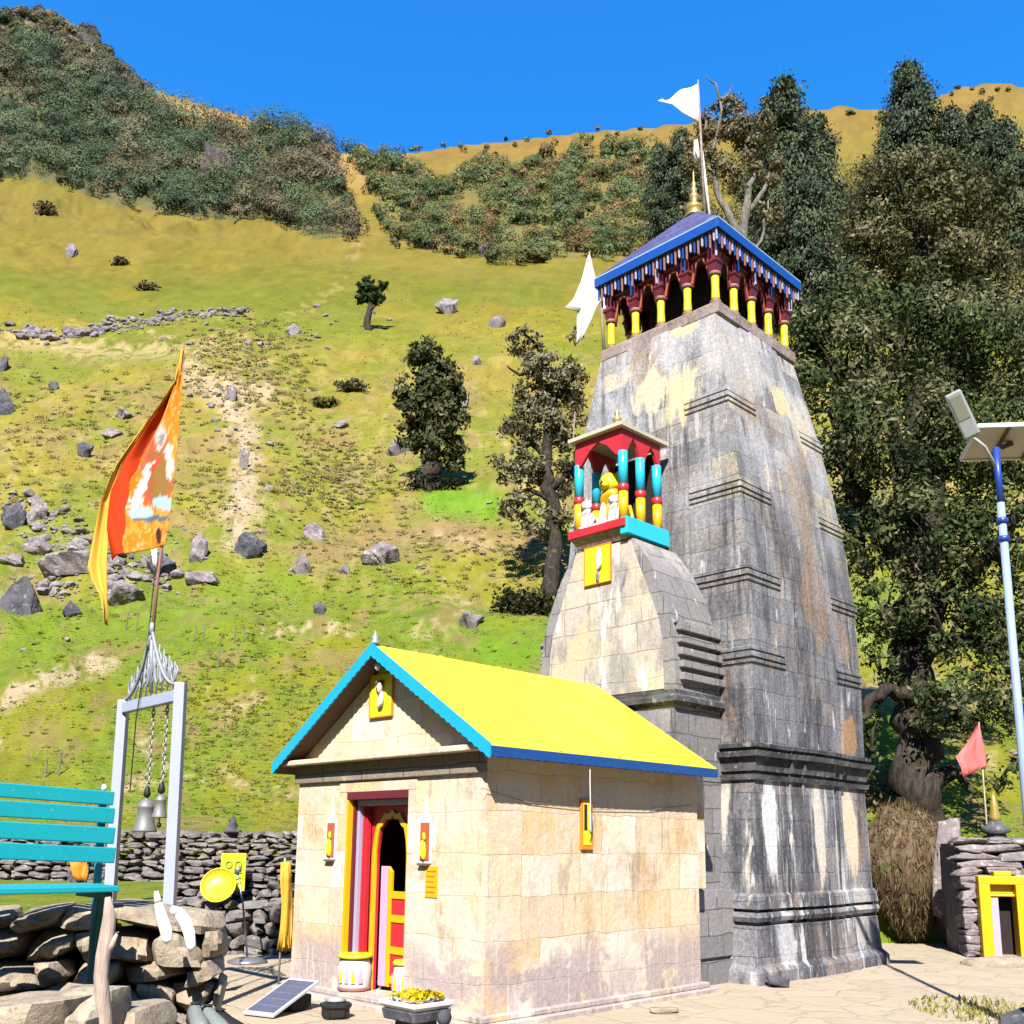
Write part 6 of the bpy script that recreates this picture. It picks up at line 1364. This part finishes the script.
forest('left_forest', [(-60, 50), (0, 60), (40, 50), (100, 75), (130, 105), (175, 118), (235, 140), (290, 132), (325, 150), (345, 200), (360, 238), (350, 246), (318, 244), (270, 222), (215, 224), (150, 215), (110, 208), (70, 192), (30, 180), (-60, 190)], 640, 30, GR, 'dense grey green forest covering the slope below the left peak', 301, 330, .16)
forest('ridge_scrub', [(-60, 20), (40, 15), (96, 36), (128, 80), (150, 92), (150, 118), (120, 110), (60, 70), (-60, 80)], 420, 14, [(.14, .13, .06), (.18, .135, .075), (.20, .15, .08), (.16, .15, .065), (.11, .13, .06)], 'brown and olive scrub on the rocky upper flank of the left peak', 302, 190, .30)
forest('middle_forest', [(352, 158), (400, 168), (440, 190), (470, 175), (540, 160), (600, 150), (660, 150), (700, 180), (690, 240), (640, 262), (560, 262), (510, 268), (470, 262), (430, 256), (400, 244), (380, 205)], 520, 22, MIX, 'mixed green and rust brown woods on the ridge left of the tower', 303, 290, .30)
forest('gully_scrub', [(338, 148), (400, 158), (400, 175), (365, 180), (382, 215), (402, 250), (395, 250), (372, 210), (355, 170)], 60, 14, MIX, 'low scrub along the ridge notch', 304, 100, .2)
forest('right_forest', [(690, 170), (760, 150), (850, 180), (900, 150), (1060, 170), (1060, 420), (800, 420), (690, 300)], 420, 34, [(.05, .07, .04), (.07, .09, .048), (.09, .11, .052), (.12, .12, .058)], 'dark woods on the slope behind the tower and the oaks', 305, 220, .25)
forest('ridge_bushes', [(400, 148), (470, 140), (560, 130), (650, 122), (660, 140), (560, 150), (470, 162), (400, 160)], 26, 7, MIX, 'small bushes dotted along the dry ridge crest', 306, 60, .35)
forest('far_ridge_bushes', [(835, 108), (900, 112), (960, 88), (1040, 86), (1040, 110), (960, 112), (900, 130), (840, 130)], 22, 7, MIX, 'small bushes on the dry hilltop at the right', 307, 60, .35)
def scrub(name, polys, n_, pal, label, seed, per=46, hpx=5.5):
    rg_ = np.random.default_rng(seed); PS, CS, SZ, NS = [], [], [], []; pal = np.array(pal); k = 0; tr = 0
    while k < n_ and tr < n_*40:
        tr += 1; pl_ = polys[rg_.integers(0, len(polys))]; xs = [p[0] for p in pl_]; ys = [p[1] for p in pl_]; x = rg_.uniform(min(xs), max(xs)); y = rg_.uniform(min(ys), max(ys))
        if not inpoly(x, y, pl_) or float(fbm(np.array(x/22.), np.array(y/14.), seed, 3)) < .44: continue
        x += rg_.normal()*16; y += rg_.normal()*9
        g_, w_ = G(x, y, 18.4); s_ = w_/FPX; h = hpx*rg_.uniform(.4, 1.2)*s_; r_ = h*rg_.uniform(.7, 1.5)
        d = rg_.normal(size=(per, 3)); d[:, 2] = np.abs(d[:, 2]); d /= np.linalg.norm(d, axis=1)[:, None]
        PS.append(d*np.array([r_, r_, h*.6])*rg_.uniform(.4, 1.05, (per, 1))+g_); CS.append(pal[rg_.integers(0, len(pal))]*rg_.uniform(.7, 1.25, (per, 1))); SZ.append(np.full(per, 2.6*s_)*rg_.uniform(.6, 1.4, per)); NS.append(d+np.array([0, 0, .3])); k += 1
    o_ = quads(name, np.concatenate(PS), np.concatenate(SZ), .4, np.concatenate(CS), M['dry_leaf'], None, seed, nrm=np.concatenate(NS), nj=.6); return tag(o_, label, 'scrub', kind='stuff')
scrub('hillside_scrub', [[(0, 380), (190, 390), (240, 470), (230, 540), (120, 540), (0, 500)], [(250, 520), (330, 530), (560, 520), (560, 590), (420, 600), (300, 560)], [(300, 430), (400, 470), (400, 520), (270, 500)], [(180, 330), (300, 330), (300, 420), (210, 400)]], 1500, [(.38, .31, .11), (.32, .30, .08), (.44, .33, .14), (.27, .30, .05), (.46, .38, .19)], 'low dry brush and weeds covering the rough lower slope', 401)
scrub('meadow_weeds', [[(0, 600), (300, 560), (560, 600), (540, 680), (330, 640), (200, 800), (0, 790)], [(170, 640), (330, 660), (280, 820), (180, 830)]], 900, [(.26, .31, .03), (.33, .31, .07), (.38, .31, .14), (.21, .28, .02)], 'weeds and dry tufts scattered in the lower meadow', 402, 34, 4)
# grass tufts and dry brush over the lower slope
rg_ = np.random.default_rng(9); n_ = 42000
x = rg_.uniform(-30, 1054, n_); y = 300+540*rg_.random(n_)**.8
dd = _f[None]+R2[None]*((x-512)/FPX)[:, None]+U2[None]*((CY-y)/FPX)[:, None]; k = dd@F0; a_ = (dd@R0)/k; T_ = dd[:, 2]/k
wv = np.exp(np.linspace(math.log(18.4), math.log(300), 320)); best = np.zeros(n_)
ii = np.full(n_, -1)
for q0_ in range(0, n_, 6000):
    sl_ = slice(q0_, q0_+6000); hh = H(a_[sl_, None]*wv[None], np.broadcast_to(wv, (len(a_[sl_]), len(wv)))); ok = hh >= CAM[2]+T_[sl_, None]*wv[None]; ii[sl_] = np.where(ok.any(1), ok.argmax(1), -1)
good = (ii > 0); wsel = wv[ii]; ssel = a_*wsel; zz = H(ssel, wsel)
nn = fbm(a_*30, np.log(wsel)*14, 77, 4); good &= (nn > .40)
pos = (CAM*np.array([1, 1, 0]))[None]+R0[None]*ssel[:, None]+F0[None]*wsel[:, None]+np.stack([zz*0, zz*0, zz], 1)
pos = pos[good]; wsel = wsel[good]; n_ = len(pos); sz = wsel/FPX*rg_.uniform(2., 4.5, n_)
pal = np.array([(.42, .34, .13), (.33, .36, .05), (.25, .33, .03), (.38, .28, .12), (.22, .28, .035)])
o = quads('hillside_grass', pos+np.stack([sz*0, sz*0, sz*.25], 1), sz, .35, pal[rg_.integers(0, 5, n_)]*rg_.uniform(.8, 1.2, (n_, 1)), M['dry_leaf'], None, 91, None, np.tile((0, 0, 1.), (n_, 1))+SUN*.6, .5)
tag(o, 'tufts of dry and green grass over the lower hillside', 'grass', kind='stuff')

rg_ = np.random.default_rng(19); n_ = 550; c0 = PZ(985, 1012, GZ); ang_ = rg_.uniform(0, 6.28, n_); rr_ = rg_.random(n_)**.7
p_ = c0+R0*(np.cos(ang_)*rr_*.75)[:, None]+F0*(np.sin(ang_)*rr_*1.1)[:, None]+np.array([0, 0, .02])
pal = np.array([(.46, .40, .10), (.36, .38, .05), (.55, .45, .18)])
o = quads('court_grass', p_, rg_.uniform(.05, .12, n_), .25, pal[rg_.integers(0, 3, n_)], M['dry_leaf'], None, 92, np.tile((0, 0, 1.), (n_, 1)))
tag(o, 'patch of yellowish grass between the paving at the right corner', 'grass', kind='stuff')
